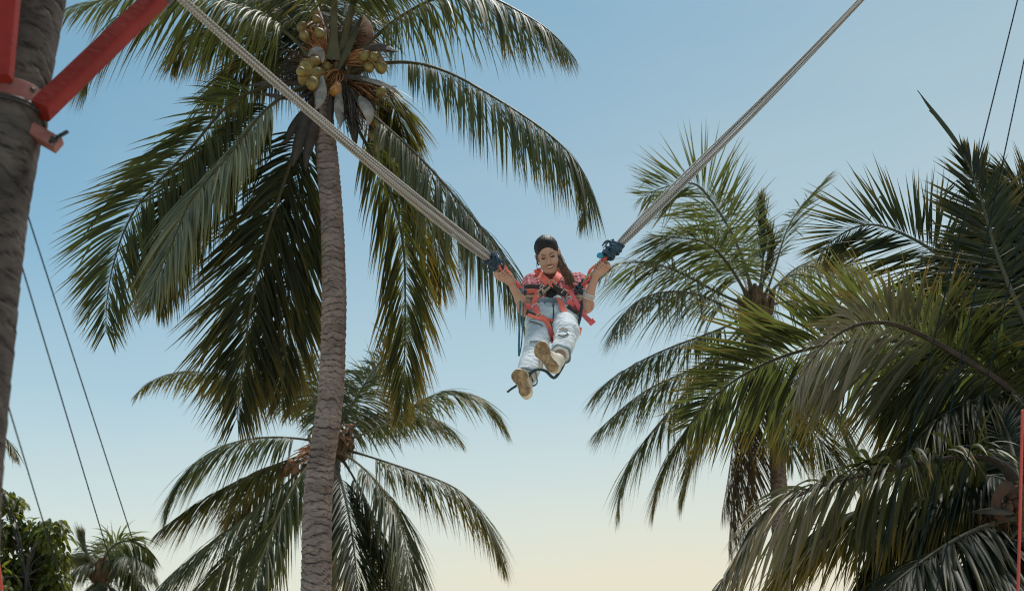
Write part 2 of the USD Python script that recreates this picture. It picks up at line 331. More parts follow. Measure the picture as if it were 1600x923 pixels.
def crown_heart(P, c, r, h, seed, n=16):
    """the fibrous leaf bases and old stalks round the bud, with loose strands"""
    rng = np.random.default_rng(seed); parts = []
    for i in range(n):
        a = i * 2.4 + rng.uniform(-.3, .3); o = np.array([math.cos(a), math.sin(a), 0])
        b = c + o * r * .75 + [0, 0, -h * .5]; e = c + o * r * rng.uniform(1.2, 1.9) + [0, 0, h * rng.uniform(.2, .7)]
        parts.append(tube(spline([b, (b + e) / 2 + o * r * .1, e], 7), np.linspace(r * .48, r * .16, 7), 8, flat=.5))
    parts.append(ball(c, r * 1.05, r * 1.05, h * .8, 2))
    v, f = join(parts); v = v + (fbm(v * 9, 3, seed)[:, None] - .5) * nrm(v - c) * r * .35
    obj('fibre_sheath', (v, f), 'fibre', P, smooth=True)
    hair = []
    for i in range(70):
        a = rng.uniform(0, 6.28); o = np.array([math.cos(a), math.sin(a), 0]); b = c + o * r * rng.uniform(.9, 1.4) + [0, 0, h * rng.uniform(-.5, .6)]
        ln = rng.uniform(.15, .5); hair.append(tube(spline([b, b + o * .1 + [0, 0, -.02], b + o * rng.uniform(.05, .2) + [rng.normal(0, .06), rng.normal(0, .06), -ln]], 5), [.006, .005, .004, .003, .002], 4, caps=False))
    obj('fibre_strands', join(hair), 'fibre', P, kind='stuff')

# ---- the tall palm that fills the left half
Y1 = 12.0
C1 = PY(515, 120, Y1)
tp = [PY(x, y, Y1) for x, y in ((494, 923), (498, 760), (514, 640), (521, 530), (521, 390), (512, 260), (505, 170), (512, 120))]
b1 = np.array([tp[0][0] + .02, Y1, 0.0])
tp = [b1, b1 + (tp[0] - b1) * .5 + [0, .02, 0]] + tp
gr = dict(mat='leaf_grey')
CV = dict(up=(0, 1, .35))
F1 = [
    ([(545, 105), (590, 55), (650, 12), (730, -12), (800, 12), (850, 42), (888, 80)], 12.0, 11.4, dict(droop=1.5, roll=(20, 45), mat='leaf_green', L=1.05, n=84)),
    ([(550, 115), (610, 98), (680, 106), (760, 145), (840, 196), (890, 240), (914, 282), (911, 336)], 12.0, 11.2, dict(droop=1.7, roll=(10, 40), mat='leaf_green', L=1.05, n=84)),
    ([(540, 140), (600, 195), (660, 250), (720, 318), (770, 378), (802, 430), (826, 485)], 11.9, 10.9, dict(droop=1.25, mat='leaf_grey', L=1.16, roll=(10, 25), n=88)),
    ([(535, 150), (575, 230), (605, 290), (628, 370), (633, 460), (632, 560), (626, 640)], 12.2, 12.6, dict(droop=.75, mat='leaf_olive', L=1.0, lift=10, roll=(-20, -40), up=(.5, .4, 1))),
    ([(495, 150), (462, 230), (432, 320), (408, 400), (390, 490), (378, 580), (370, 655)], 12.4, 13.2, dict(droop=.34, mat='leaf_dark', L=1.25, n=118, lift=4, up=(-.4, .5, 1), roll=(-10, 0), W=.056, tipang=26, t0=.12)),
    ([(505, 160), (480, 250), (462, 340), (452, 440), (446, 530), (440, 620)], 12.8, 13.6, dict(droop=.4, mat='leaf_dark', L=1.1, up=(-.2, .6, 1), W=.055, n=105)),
    ([(495, 130), (440, 152), (403, 185), (369, 228), (334, 270), (299, 312), (273, 370), (247, 430), (234, 466)], 11.9, 11.0, dict(droop=.85, mat='leaf_pale', L=.95, roll=(-25, -50), lift=5, n=92, W=.05)),
    ([(490, 125), (420, 135), (360, 162), (312, 215), (265, 266), (213, 325), (182, 395), (168, 462), (166, 520)], 12.1, 11.9, dict(droop=.42, mat='leaf_green', L=1.05, roll=(35, 70), n=110, lift=4, tipang=28, ss=(.86, .86))),
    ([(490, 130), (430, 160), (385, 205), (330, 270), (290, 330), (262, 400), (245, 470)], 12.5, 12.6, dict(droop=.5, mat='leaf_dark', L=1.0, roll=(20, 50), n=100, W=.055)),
    ([(500, 105), (440, 45), (390, 15), (330, -5), (265, -12), (200, 18), (152, 75), (136, 132)], 12.0, 11.0, dict(droop=1.15, mat='leaf_green', L=1.12, roll=(0, -20), n=100)),
    ([(505, 95), (420, 0), (300, -45), (190, -8), (130, 6), (92, 24)], 12.6, 13.4, dict(droop=1.2, mat='leaf_grey', L=.9)),
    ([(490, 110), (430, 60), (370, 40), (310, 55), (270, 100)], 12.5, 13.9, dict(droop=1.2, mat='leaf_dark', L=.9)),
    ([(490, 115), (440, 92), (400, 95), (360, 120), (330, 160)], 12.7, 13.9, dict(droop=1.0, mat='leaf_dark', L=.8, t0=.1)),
    ([(520, 95), (522, 30), (520, -50), (505, -150), (470, -230)], 11.8, 10.6, dict(droop=.9, L=1.0, t0=.3, r0=.05)),
    ([(530, 95), (548, 20), (585, -70), (650, -140), (720, -170)], 11.9, 10.4, dict(droop=1.0, L=1.0, t0=.3, r0=.05)),
    ([(515, 95), (495, 10), (450, -70), (400, -120), (330, -140)], 12.1, 12.6, dict(droop=1.0, L=1.0, mat='leaf_dark')),
    ([(525, 95), (540, 10), (555, -60), (560, -140), (540, -200)], 12.3, 13.8, dict(droop=1.0, L=1.0)),
    ([(530, 95), (500, 20), (470, -10), (440, -20), (405, 10)], 12.6, 14.2, dict(droop=1.1, L=1.0, mat='leaf_dark', t0=.1)),
    ([(520, 95), (510, 40), (490, 10), (455, 0), (420, 20), (400, 60)], 12.7, 14.4, dict(droop=1.1, L=.9, mat='leaf_dark', t0=.1)),
    ([(530, 95), (545, 40), (550, 10), (530, -15), (500, -10)], 12.6, 14.2, dict(droop=1.1, L=.8, mat='leaf_dark', t0=.1)),
    ([(530, 140), (570, 180), (600, 220), (650, 300), (680, 380), (690, 450)], 12.8, 14.4, dict(droop=.9, L=1.0, mat='leaf_olive', n=80)),
    ([(535, 130), (575, 130), (605, 150), (625, 190), (635, 240)], 12.7, 14.0, dict(droop=.9, L=.8, mat='leaf_olive', t0=.1)),
]
palm1 = make_palm('coconut_palm', 'tall coconut palm with curved grey trunk and bunches of coconuts', None, b1, tp, [.24, .19, .165, .160, .152, .142, .135, .130, .130, .13], F1, 11, 1.0, 88, step=.012, k=56)
crown_heart(palm1, C1 + [0, 0, -.05], .20, .42, 5)
def nut(P, px, py, Y, size, m='coconut', squash=1.2):
    c = PY(px, py, Y); _, d = proj(c); r = size * 1.10 * d / FPX / 2
    rng = np.random.default_rng(int(px * 7 + py))
    ax = nrm([rng.normal(0, .35), rng.normal(0, .35), 1]); R = frame(np.zeros(3), ax)
    v, f = ball((0, 0, 0), r * .92, r * .92, r * squash, 3)
    a = np.arctan2(v[:, 1], v[:, 0]); v = v * (1 + .05 * np.cos(3 * a) * np.clip(1 - (v[:, 2] / r / squash) ** 2, 0, 1))[:, None]
    v[:, :2] *= (1 - .13 * v[:, 2:] / r); v = v + (fbm(v * 20 + px, 2)[:, None] - .5) * .012
    p = obj('coconut', (v @ R.T + c, f), m, P, smooth=True)
    top = c + ax * r * squash * .92
    cap = trimesh.creation.cylinder(r * .38, r * .22, sections=9); obj('calyx', (np.array(cap.vertices) @ R.T + top, cap.faces), 'husk_brown', p)
for q in ((478, 106, 21), (492, 96, 17), (497, 116, 22), (476, 122, 18), (488, 130, 19), (510, 104, 15), (512, 120, 19), (517, 97, 13), (470, 112, 14), (503, 90, 14)):
    nut(palm1, q[0], q[1], 11.55 + .012 * (q[0] - 490) + .1 * math.sin(q[1]), q[2])
nut(palm1, 525, 140, 11.6, 18, 'coconut_orange')
for q in ((571, 88, 15), (585, 90, 15), (595, 105, 19), (577, 105, 16), (596, 144, 15)): nut(palm1, *q[:2], 11.65, q[2])
for q in ((472, 42, 14), (475, 56, 15), (499, 52, 15), (494, 30, 13)): nut(palm1, *q[:2], 11.6, q[2])
for q in ((588, 192, 15), (584, 212, 17), (590, 228, 14)): nut(palm1, *q[:2], 11.9, q[2])
def stalks(P, origin_px, ends, Y, Yn, m='inflorescence', n=26, seed=1, drop=.12, r=.007):
    rng = np.random.default_rng(seed); o = PY(*origin_px, Y); parts = []
    for i in range(n):
        e = ends[i % len(ends)]; q = PY(e[0] + rng.normal(0, 7), e[1] + rng.normal(0, 8), Yn + rng.normal(0, .1))
        parts.append(tube(spline([o, (o + q) / 2 + rng.normal(0, .04, 3) + [0, 0, .06], q], 6), np.linspace(r * 1.6, r * .6, 6), 5))
    obj('inflorescence', join(parts), m, P)
stalks(palm1, (512, 100), ((485, 40), (480, 70), (495, 60), (490, 20)), 11.9, 11.65, seed=2, n=34)
stalks(palm1, (530, 110), ((488, 105), (500, 120), (510, 130), (520, 135)), 11.9, 11.6, seed=3)
stalks(palm1, (535, 100), ((575, 85), (590, 100), (600, 95), (605, 80)), 11.9, 11.7, seed=4)
stalks(palm1, (535, 130), ((585, 150), (580, 190), (590, 210), (555, 195)), 12.0, 11.9, seed=5, n=40)
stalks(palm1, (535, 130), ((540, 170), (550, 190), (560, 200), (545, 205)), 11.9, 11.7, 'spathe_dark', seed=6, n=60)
stalks(palm1, (525, 80), ((560, 70), (570, 55), (565, 40)), 12.1, 12.0, 'fibre', seed=7, n=50)
plain('leaf_blade', (.014, .020, .008), (.034, .044, .017), 9, .5, .2, 60)
def spathe(P, pts, Y, w, m='spathe', fold=.5):
    c = spline([PY(x, y, Y + dy) for x, y, dy in pts], 14); T, N, S = transport(c, (0, -1, .3)); s = np.linspace(0, 1, 14)
    ww = w * np.interp(s, [0, .1, .3, .5, .7, .85, .95, 1], [.25, .5, .9, 1, .85, .5, .18, .02]); K = 7; a = np.linspace(-1, 1, K)
    v = c[:, None] + a[None, :, None] * S[:, None] * ww[:, None, None] + (-(a ** 2) * fold)[None, :, None] * N[:, None] * ww[:, None, None]
    v2 = v - N[:, None] * .012 * (1 - np.abs(a))[None, :, None]
    i, j = np.meshgrid(np.arange(13), np.arange(K - 1), indexing='ij'); f = np.stack([i * K + j, i * K + j + 1, (i + 1) * K + j + 1, (i + 1) * K + j], -1).reshape(-1, 4)
    v = v.reshape(-1, 3); v2 = v2.reshape(-1, 3)
    obj('spathe', join([(v, f), (v2, f[:, ::-1])]), m, P, smooth=True)
spathe(palm1, [(482, 88, 0), (490, 79, -.05), (499, 83, -.08), (503, 100, 0)], 11.35, .055)
spathe(palm1, [(503, 118, 0), (502, 140, -.05), (498, 160, -.1), (492, 172, 0)], 11.45, .065)
spathe(palm1, [(530, 140, 0), (529, 165, -.03), (531, 185, 0), (532, 200, 0)], 11.6, .06)
spathe(palm1, [(562, 150, 0), (570, 160, -.1), (577, 178, -.1), (574, 198, 0)], 11.55, .075)
spathe(palm1, [(566, 122, .1), (590, 126, -.1), (612, 136, -.1), (630, 152, 0)], 11.5, .05)
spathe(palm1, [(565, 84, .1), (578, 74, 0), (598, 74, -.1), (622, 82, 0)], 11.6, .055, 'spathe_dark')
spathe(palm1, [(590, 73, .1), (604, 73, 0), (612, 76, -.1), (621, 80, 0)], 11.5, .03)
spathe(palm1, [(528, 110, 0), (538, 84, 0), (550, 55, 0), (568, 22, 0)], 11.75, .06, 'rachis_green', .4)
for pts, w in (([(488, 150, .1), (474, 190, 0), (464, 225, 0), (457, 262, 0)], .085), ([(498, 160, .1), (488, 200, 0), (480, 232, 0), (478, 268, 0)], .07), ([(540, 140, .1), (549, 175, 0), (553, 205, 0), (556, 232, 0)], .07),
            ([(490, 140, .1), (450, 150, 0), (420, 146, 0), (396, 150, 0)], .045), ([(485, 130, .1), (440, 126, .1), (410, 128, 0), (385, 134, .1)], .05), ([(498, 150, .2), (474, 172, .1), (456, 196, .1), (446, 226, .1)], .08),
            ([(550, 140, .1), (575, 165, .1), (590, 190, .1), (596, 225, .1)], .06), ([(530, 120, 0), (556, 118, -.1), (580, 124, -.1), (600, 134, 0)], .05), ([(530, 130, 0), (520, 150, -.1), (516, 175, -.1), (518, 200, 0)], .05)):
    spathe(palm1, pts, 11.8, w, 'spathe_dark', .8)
sheet = spline([PY(552, 95, 12.1), PY(566, 72, 12.05), PY(572, 48, 12.1), PY(566, 24, 12.2)], 14)
obj('fibre_sheet', ribbon(sheet, np.ones((14, 1)) * np.array([.2, -1, .2]), [.10, .16, .20, .22, .23, .23, .22, .21, .19, .17, .14, .11, .08, .04], .02), 'husk_brown', palm1, smooth=40)
stalks(palm1, (515, 120), ((455, 120), (430, 130), (470, 150), (440, 110), (480, 165)), 12.1, 12.0, 'spathe_dark', seed=14, n=60, r=.009)
stalks(palm1, (535, 130), ((580, 140), (600, 170), (590, 210), (570, 150), (610, 140)), 12.1, 12.0, 'fibre', seed=15, n=60, r=.009)
stalks(palm1, (520, 100), ((490, 60), (470, 60), (540, 60), (505, 40), (450, 90)), 12.2, 12.2, 'fibre', seed=16, n=60, r=.010)
dead = []
rng = np.random.default_rng(8)

# ---- the palm behind and below it
Y2 = 19.0
C2 = PY(520, 698, Y2); b2 = np.array([C2[0] - .15, Y2, 0.0])
F2 = [
    ([(515, 690), (465, 640), (400, 602), (335, 584), (270, 583), (212, 618)], 19.2, 20.5, dict(droop=1.0, mat='leaf_olive', L=.7)),
    ([(510, 692), (440, 683), (370, 690), (312, 718), (277, 758), (262, 800)], 19.0, 18.2, dict(droop=.9, L=1.0)),
    ([(505, 700), (420, 730), (350, 762), (300, 792), (250, 828)], 18.9, 18.0, dict(droop=.9, mat='leaf_olive', L=.95)),
    ([(500, 705), (430, 770), (370, 818), (310, 862), (262, 905), (235, 940)], 18.8, 17.2, dict(droop=0.79, L=1.1)),
    ([(505, 710), (472, 740), (436, 806), (410, 870), (395, 930)], 18.7, 16.8, dict(droop=.9, L=1.3, mat='leaf_green', rmat='rachis_olive', r0=.034)),
    ([(495, 705), (440, 790), (380, 850), (330, 905), (290, 960)], 18.9, 17.6, dict(droop=0.72, L=1.2, mat='leaf_grey')),
    ([(525, 690), (545, 640), (577, 605), (600, 585), (622, 580)], 19.3, 20.6, dict(droop=.8, L=1.1, mat='leaf_grey')),
    ([(530, 690), (575, 675), (617, 654), (660, 625), (707, 611), (751, 625), (792, 676)], 19.2, 20.4, dict(droop=.9, L=.85, lift=25, roll=(10, 10))),
    ([(530, 700), (593, 718), (664, 742), (711, 762), (751, 800), (786, 880)], 19.0, 18.0, dict(droop=0.94, L=1.1, mat='leaf_olive')),
    ([(530, 705), (577, 740), (609, 782), (629, 830), (638, 890), (640, 930)], 18.8, 17.4, dict(droop=0.79, L=1.1, mat='leaf_grey', rmat='rachis_olive')),
    ([(528, 710), (560, 760), (590, 830), (610, 890), (625, 960)], 18.9, 18.3, dict(droop=.8, L=1.2, mat='leaf_dark')),
    ([(520, 712), (540, 780), (552, 850), (560, 930)], 18.7, 17.5, dict(droop=.7, L=1.2, mat='leaf_dark')),
    ([(520, 690), (545, 640), (590, 570), (625, 520), (650, 482)], 19.3, 19.9, dict(droop=.5, L=.75, lift=20)),
    ([(515, 690), (470, 600), (430, 560), (380, 545), (340, 560)], 19.5, 21, dict(droop=0.72, L=.9, mat='leaf_olive')),
    ([(515, 690), (500, 600), (480, 560), (450, 540)], 19.3, 19.8, dict(droop=.8, L=.9)),
    ([(515, 700), (470, 720), (430, 730), (390, 765), (360, 820)], 19.4, 20.6, dict(droop=0.79, L=.9, mat='leaf_dark')),
    ([(535, 695), (580, 650), (640, 645), (690, 660), (720, 690)], 19.5, 21.0, dict(droop=0.79, L=.8, mat='leaf_green')),
]
palm2 = make_palm('coconut_palm', 'shorter coconut palm whose crown shows behind the tall curved trunk', None, b2, [b2, (b2 + C2) / 2 + [.1, 0, 0], C2], [.22, .16, .14], F2, 22, 1.0, 72, W=.052)
crown_heart(palm2, C2, .24, .4, 6)
for q in ((455, 725, 14), (447, 735, 15), (438, 738, 13), (462, 735, 13)): nut(palm2, *q[:2], 18.6, q[2], 'husk_brown')
stalks(palm2, (525, 695), ((545, 685), (540, 692), (552, 672)), 18.9, 18.7, 'husk_brown', seed=9, n=22, r=.014)
stalks(palm2, (515, 695), ((455, 722), (470, 715), (465, 728)), 18.9, 18.65, seed=10, n=22, r=.012)

# ---- the palm right of the rider
Y3 = 17.0
C3 = PY(1182, 480, Y3); b3 = PY(1222, 923, Y3); b3 = np.array([b3[0] + .1, Y3, 0.0])
F3 = [
    ([(1178, 470), (1168, 430), (1142, 362), (1108, 309), (1086, 288), (1041, 292), (1004, 306)], 17.0, 16.2, dict(droop=.12, L=0.97, lift=5, up=(0, 1, .3), angle=66, tipang=30)),
    ([(1172, 470), (1155, 440), (1115, 388), (1075, 373), (1022, 368)], 16.9, 15.8, dict(droop=0.62, L=1.08)),
    ([(1172, 475), (1145, 468), (1101, 446), (1048, 420), (1001, 410), (960, 415), (922, 446)], 16.9, 15.6, dict(droop=0.74, L=0.91)),
    ([(1172, 480), (1142, 482), (1088, 460), (1034, 457), (994, 472), (960, 520)], 16.8, 15.3, dict(droop=0.87, L=0.97, mat='leaf_grey')),
    ([(1172, 490), (1110, 520), (1050, 542), (985, 573), (928, 616)], 16.8, 15.8, dict(droop=0.87, L=0.97)),
    ([(1172, 500), (1130, 540), (1090, 572), (1024, 602), (972, 638), (930, 676)], 16.9, 16.2, dict(droop=0.93, L=0.91, mat='leaf_green')),
    ([(1172, 505), (1120, 560), (1072, 612), (1024, 668), (985, 722), (968, 800)], 17, 16.6, dict(droop=0.87, L=0.97)),
    ([(1175, 510), (1130, 580), (1093, 640), (1050, 708), (1022, 790)], 17.0, 16.9, dict(droop=0.68, L=1.03, mat='leaf_olive')),
    ([(1175, 515), (1140, 590), (1110, 652), (1085, 705), (1064, 780)], 17.2, 17.5, dict(droop=0.62, L=0.91, mat='leaf_olive')),
    ([(1178, 520), (1168, 580), (1156, 660), (1146, 760), (1138, 860)], 17.0, 16.9, dict(droop=0.62, L=0.91, mat='leaf_dry', rmat='fibre', lift=-30)),
    ([(1180, 520), (1176, 580), (1172, 650), (1170, 740), (1156, 835)], 17.1, 17.0, dict(droop=0.62, L=0.85, mat='leaf_dry', rmat='fibre', lift=-30)),
    ([(1176, 520), (1160, 590), (1146, 690), (1128, 800)], 17.2, 17.2, dict(droop=0.62, L=0.85, mat='leaf_dry', rmat='fibre', lift=-30)),
    ([(1188, 470), (1202, 445), (1222, 381), (1239, 341), (1266, 307), (1292, 278)], 17.1, 17.8, dict(droop=.3, L=0.68, n=40, lift=10, t0=.3)),
    ([(1185, 460), (1192, 400), (1191, 350), (1189, 312)], 17.0, 17.2, dict(droop=.1, L=0.57, angle=14, tipang=6, t0=.35)),
    ([(1188, 460), (1200, 410), (1204, 370), (1198, 355)], 17.2, 17.0, dict(droop=.3, L=0.46, angle=16, n=40, mat='leaf_dark')),
    ([(1190, 475), (1230, 430), (1270, 408), (1310, 412), (1345, 445)], 17.2, 18.2, dict(droop=0.87, L=0.85)),
    ([(1190, 480), (1240, 470), (1300, 475), (1350, 505), (1380, 560)], 17.2, 17.0, dict(droop=0.81, L=0.97)),
    ([(1185, 510), (1222, 590), (1262, 660), (1298, 712), (1330, 755)], 17.2, 17.6, dict(droop=0.62, L=0.91, mat='leaf_dark')),
    ([(1185, 505), (1235, 560), (1290, 620), (1330, 700), (1345, 770)], 17.0, 16.4, dict(droop=0.74, L=1.03, mat='leaf_green')),
    ([(1180, 515), (1205, 590), (1225, 650), (1240, 720)], 16.8, 16.2, dict(droop=0.62, L=0.91, mat='leaf_olive')),
    ([(1175, 465), (1150, 410), (1125, 350), (1120, 300)], 17.3, 18.6, dict(droop=.6, L=0.91)),
]
tp3 = [b3] + [PY(x, y, Y3) for x, y in ((1220, 850), (1217, 760), (1210, 660), (1198, 570), (1184, 490))]
palm3 = make_palm('coconut_palm', 'slender palm right of the rider with a skirt of dead brown fronds', None, b3, tp3, [.19, .13, .128, .125, .12, .11], F3, 33, .85, 62, W=.042)
crown_heart(palm3, C3 + [0, 0, -.05], .18, .55, 7)
for q in ((1168, 500, 13), (1180, 497, 13), (1176, 507, 13), (1188, 506, 13), (1161, 506, 12), (1171, 513, 12)): nut(palm3, *q[:2], 16.65, q[2], 'husk_brown')

# ---- the near palm whose crown stands just outside the right edge
Y4 = 9.0
C4 = PY(1665, 660, Y4); b4 = np.array([C4[0] + .2, Y4, 0.0])
BK = (0, 1, .25)
F4 = [
    ([(1660, 672), (1598, 629), (1564, 597), (1505, 559), (1443, 525), (1394, 506), (1346, 506), (1303, 526), (1268, 562), (1246, 602)], 9.0, 7.8, dict(droop=.50, L=.90, n=92, lift=6, angle=76, tipang=26, up=(0, .75, .7), mat='leaf_wilt_sheen', r0=.028, t0=.1, rmat='spathe_dark', W=.042, ss=(.72, 1.05))),
    ([(1660, 650), (1560, 575), (1470, 545), (1380, 531), (1258, 546), (1154, 590), (1078, 664)], 9.4, 8.6, dict(droop=.30, L=.85, n=100, lift=6, up=(0, .8, .6), mat='leaf_green', t0=.25, tipang=32, angle=62)),
    ([(1660, 640), (1600, 560), (1520, 450), (1450, 387), (1400, 361), (1361, 351), (1322, 362), (1284, 393)], 9.6, 10.2, dict(droop=.12, L=.80, n=74, lift=4, up=BK, mat='leaf_dark', t0=.3, W=.040, angle=72, tipang=24, ss=(1.0, 1.0))),
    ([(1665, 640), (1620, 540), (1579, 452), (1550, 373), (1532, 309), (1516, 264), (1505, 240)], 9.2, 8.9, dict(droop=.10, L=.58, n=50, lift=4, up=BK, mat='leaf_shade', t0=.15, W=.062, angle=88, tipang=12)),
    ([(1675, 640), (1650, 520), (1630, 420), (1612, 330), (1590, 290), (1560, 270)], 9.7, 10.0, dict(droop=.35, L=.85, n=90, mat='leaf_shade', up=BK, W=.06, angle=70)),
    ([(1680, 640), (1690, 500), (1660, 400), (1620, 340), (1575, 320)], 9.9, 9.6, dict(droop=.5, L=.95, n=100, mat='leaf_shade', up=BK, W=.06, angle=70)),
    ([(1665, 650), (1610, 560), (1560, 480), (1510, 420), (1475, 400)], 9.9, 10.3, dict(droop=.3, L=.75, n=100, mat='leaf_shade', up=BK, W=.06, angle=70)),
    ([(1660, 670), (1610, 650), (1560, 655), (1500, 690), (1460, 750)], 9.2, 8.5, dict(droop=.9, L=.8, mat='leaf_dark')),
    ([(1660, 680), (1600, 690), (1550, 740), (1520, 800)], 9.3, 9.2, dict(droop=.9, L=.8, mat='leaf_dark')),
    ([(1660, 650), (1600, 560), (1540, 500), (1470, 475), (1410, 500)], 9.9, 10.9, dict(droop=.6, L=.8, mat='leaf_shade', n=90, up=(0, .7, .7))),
    ([(1660, 660), (1590, 600), (1520, 580), (1440, 590), (1380, 640)], 9.5, 9.0, dict(droop=.6, L=.8, mat='leaf_green', n=90, up=(0, .6, .8))),
    ([(1660, 660), (1600, 620), (1540, 620), (1470, 650), (1420, 710)], 9.3, 8.4, dict(droop=.7, L=.75, mat='leaf_dark', n=90)),
    ([(1690, 650), (1760, 560), (1850, 520), (1960, 560)], 9.0, 8.6, dict(droop=1.0, L=.9)),
    ([(1690, 660), (1780, 680), (1860, 760)], 9.0, 9.6, dict(droop=1.0, L=.9)),
]
palm4 = make_palm('coconut_palm', 'near palm at the right edge with long dark fronds arching in over the sky', None, b4, [b4, b4 + (C4 - b4) * .5, C4], [.2, .16, .14], F4, 44, .9, 80, W=.046)
crown_heart(palm4, C4, .2, .4, 8)
spathe(palm4, [(1511, 255, 0), (1492, 217, 0), (1464, 180, -.02), (1434, 141, -.05)], 8.9, .026, 'leaf_blade', .5)
spathe(palm4, [(1515, 260, 0), (1500, 228, 0), (1478, 200, 0), (1452, 172, 0)], 8.95, .018, 'leaf_blade', .5)

# ---- the low palm in the bottom right corner
Y5 = 7.6
C5 = PY(1592, 800, Y5); b5 = np.array([C5[0] + .1, Y5, 0.0])
F5 = [
    ([(1592, 770), (1560, 722), (1506, 713), (1412, 727), (1344, 743), (1288, 757), (1231, 782), (1197, 806), (1160, 856), (1118, 922)], 7.6, 6.6, dict(droop=.85, L=.66, n=85, mat='leaf_wilt_sheen', W=.050, t0=.12, rmat='spathe_dark', r0=.022, angle=75, roll=(15, 10))),
    ([(1588, 800), (1520, 778), (1450, 780), (1380, 790), (1330, 802), (1284, 824), (1240, 864), (1205, 915)], 7.9, 8.4, dict(droop=.7, L=.8, mat='leaf_olive', n=85, W=.046)),
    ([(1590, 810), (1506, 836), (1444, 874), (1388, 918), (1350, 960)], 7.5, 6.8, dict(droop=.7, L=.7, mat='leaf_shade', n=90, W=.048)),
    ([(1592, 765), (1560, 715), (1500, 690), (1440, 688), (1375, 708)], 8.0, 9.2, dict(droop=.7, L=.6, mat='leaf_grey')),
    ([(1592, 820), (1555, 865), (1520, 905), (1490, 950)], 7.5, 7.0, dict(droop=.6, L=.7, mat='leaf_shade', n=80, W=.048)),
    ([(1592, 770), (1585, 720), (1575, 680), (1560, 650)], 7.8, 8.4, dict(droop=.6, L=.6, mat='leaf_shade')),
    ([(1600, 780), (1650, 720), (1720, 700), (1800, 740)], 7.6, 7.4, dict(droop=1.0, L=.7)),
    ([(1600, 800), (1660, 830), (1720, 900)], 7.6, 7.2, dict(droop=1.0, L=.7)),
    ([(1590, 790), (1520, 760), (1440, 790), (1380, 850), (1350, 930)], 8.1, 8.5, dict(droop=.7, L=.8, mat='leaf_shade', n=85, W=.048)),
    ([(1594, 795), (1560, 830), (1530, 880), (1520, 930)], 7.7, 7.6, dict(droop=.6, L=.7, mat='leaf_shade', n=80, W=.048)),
    ([(1594, 775), (1565, 750), (1530, 745), (1480, 765), (1440, 820)], 7.7, 7.8, dict(droop=.8, L=.7, mat='leaf_shade', n=85, W=.048)),
]
palm5 = make_palm('coconut_palm', 'low palm in the bottom right corner with one pale wilting frond', None, b5, [b5, b5 + (C5 - b5) * .5, C5], [.2, .17, .15], F5, 55, .7, 75, W=.042)
crown_heart(palm5, C5 + [0, 0, -.02], .15, .25, 9)
spathe(palm5, [(1590, 780, 0), (1575, 765, -.1), (1562, 785, -.1), (1578, 815, 0)], 7.35, .06, 'husk_dark')
spathe(palm5, [(1585, 800, 0), (1560, 796, -.1), (1540, 796, -.1), (1516, 800, 0)], 7.3, .03, 'spathe_dark')
for q in ((1578, 772, 17), (1588, 785, 17), (1575, 792, 15), (1590, 768, 15)): nut(palm5, *q[:2], 7.35, q[2], 'husk_dark')

# ---- the leaning palm stem beside the camera, with the rig's red steel clamped to it
plain('red_paint_shaded', (.15, .013, .011), (.22, .021, .017), 5, .65, .25, 30, .01, .15)  # dark red: shade on the clamped arm is put into the paint colour
plain('red_worn', (.16, .050, .045), (.26, .11, .10), 9, .6, .4, 30, .01, .3)
plain('steel_dark', (.012, .013, .016), (.04, .042, .048), 14, .5, .3)
plain('wire', (.003, .010, .014), (.006, .016, .022), 20, .8, .1, spec=.1)
YN = 3.6
lt = [(-95, 1000), (-76, 800), (-60, 640), (-44, 500), (-22, 330), (-4, 240), (14, 140), (38, 20), (60, -100), (95, -300)]
ltp = [PY(x, y, YN) for x, y in lt]
CN = ltp[-1] + [.35, -.1, 2.0]; ltp.append(CN)
bN = np.array([ltp[0][0] - .10, YN, 0.0])
lp = thing('coconut_palm', bN, 'blurred thick palm stem leaning past the left edge of the view', 'palm tree')
tm, tuv = trunk_mesh([bN, bN + (ltp[0] - bN) * .5 + [-.01, 0, 0]] + ltp, [.17, .155, .142, .138,   .132, .13], .085, .0045, 91, k=56, step=.012)
obj('trunk', tm, 'bark_near_shaded', lp, smooth=True, uv=tuv)
# its crown, above the picture, keeps the stem and the steel in shade
def crown_above():
    rng = np.random.default_rng(92)
    for i in range(15):
        az = math.radians(-215 + i * 9.5); el = math.radians((62, 38, 18)[i % 3]); o = np.array([math.cos(az), math.sin(az), 0])
        pts = [CN, CN + o * 1.0 * math.cos(el) + [0, 0, 1.0 * math.sin(el)], CN + o * (1.6 + .6 * math.cos(el)) + [0, 0, 1.5 * math.sin(el)], CN + o * 3.2 + [0, 0, 1.2 * math.sin(el) - .3], CN + o * 3.8 + [0, 0, .6 * math.sin(el) - 1.0]]
        c = spline(pts, 50); T, N, S = transport(c)
        st, ts = leaflets(c, T, N, S, 1.05, 95, .15, 58, .9, 10, .04, rng, 0, (1, 1))
        u = np.linspace(0, 1, 50); fp = obj('frond', tube(c, .03 * (1 - u) ** .8 + .005, 7), 'rachis_green', lp)
        v, f, uv = leaf_arrays(st, ts, rng.random(len(ts))); obj('leaflets', (v, f), 'leaf_green', fp, smooth=True, uv=uv, kind='stuff')
    crown_heart(lp, CN, .2, .4, 93)
crown_above()
def box_between(a, b, w, h, up=(0, 0, 1.0), r=.016):
    a, b = np.asarray(a, float), np.asarray(b, float); z = nrm(b - a); x = nrm(np.cross(up, z)); y = np.cross(z, x); L = np.linalg.norm(b - a)
    cs = m3.CrossSection.square([w - 2 * r, h - 2 * r], True).offset(r, m3.JoinType.Round, circular_segments=16)
    q = m3.Manifold.extrude(cs, L).to_mesh(); v = np.asarray(q.vert_properties)[:, :3]
    return a + v @ np.stack([x, y, z]), np.asarray(q.tri_verts)
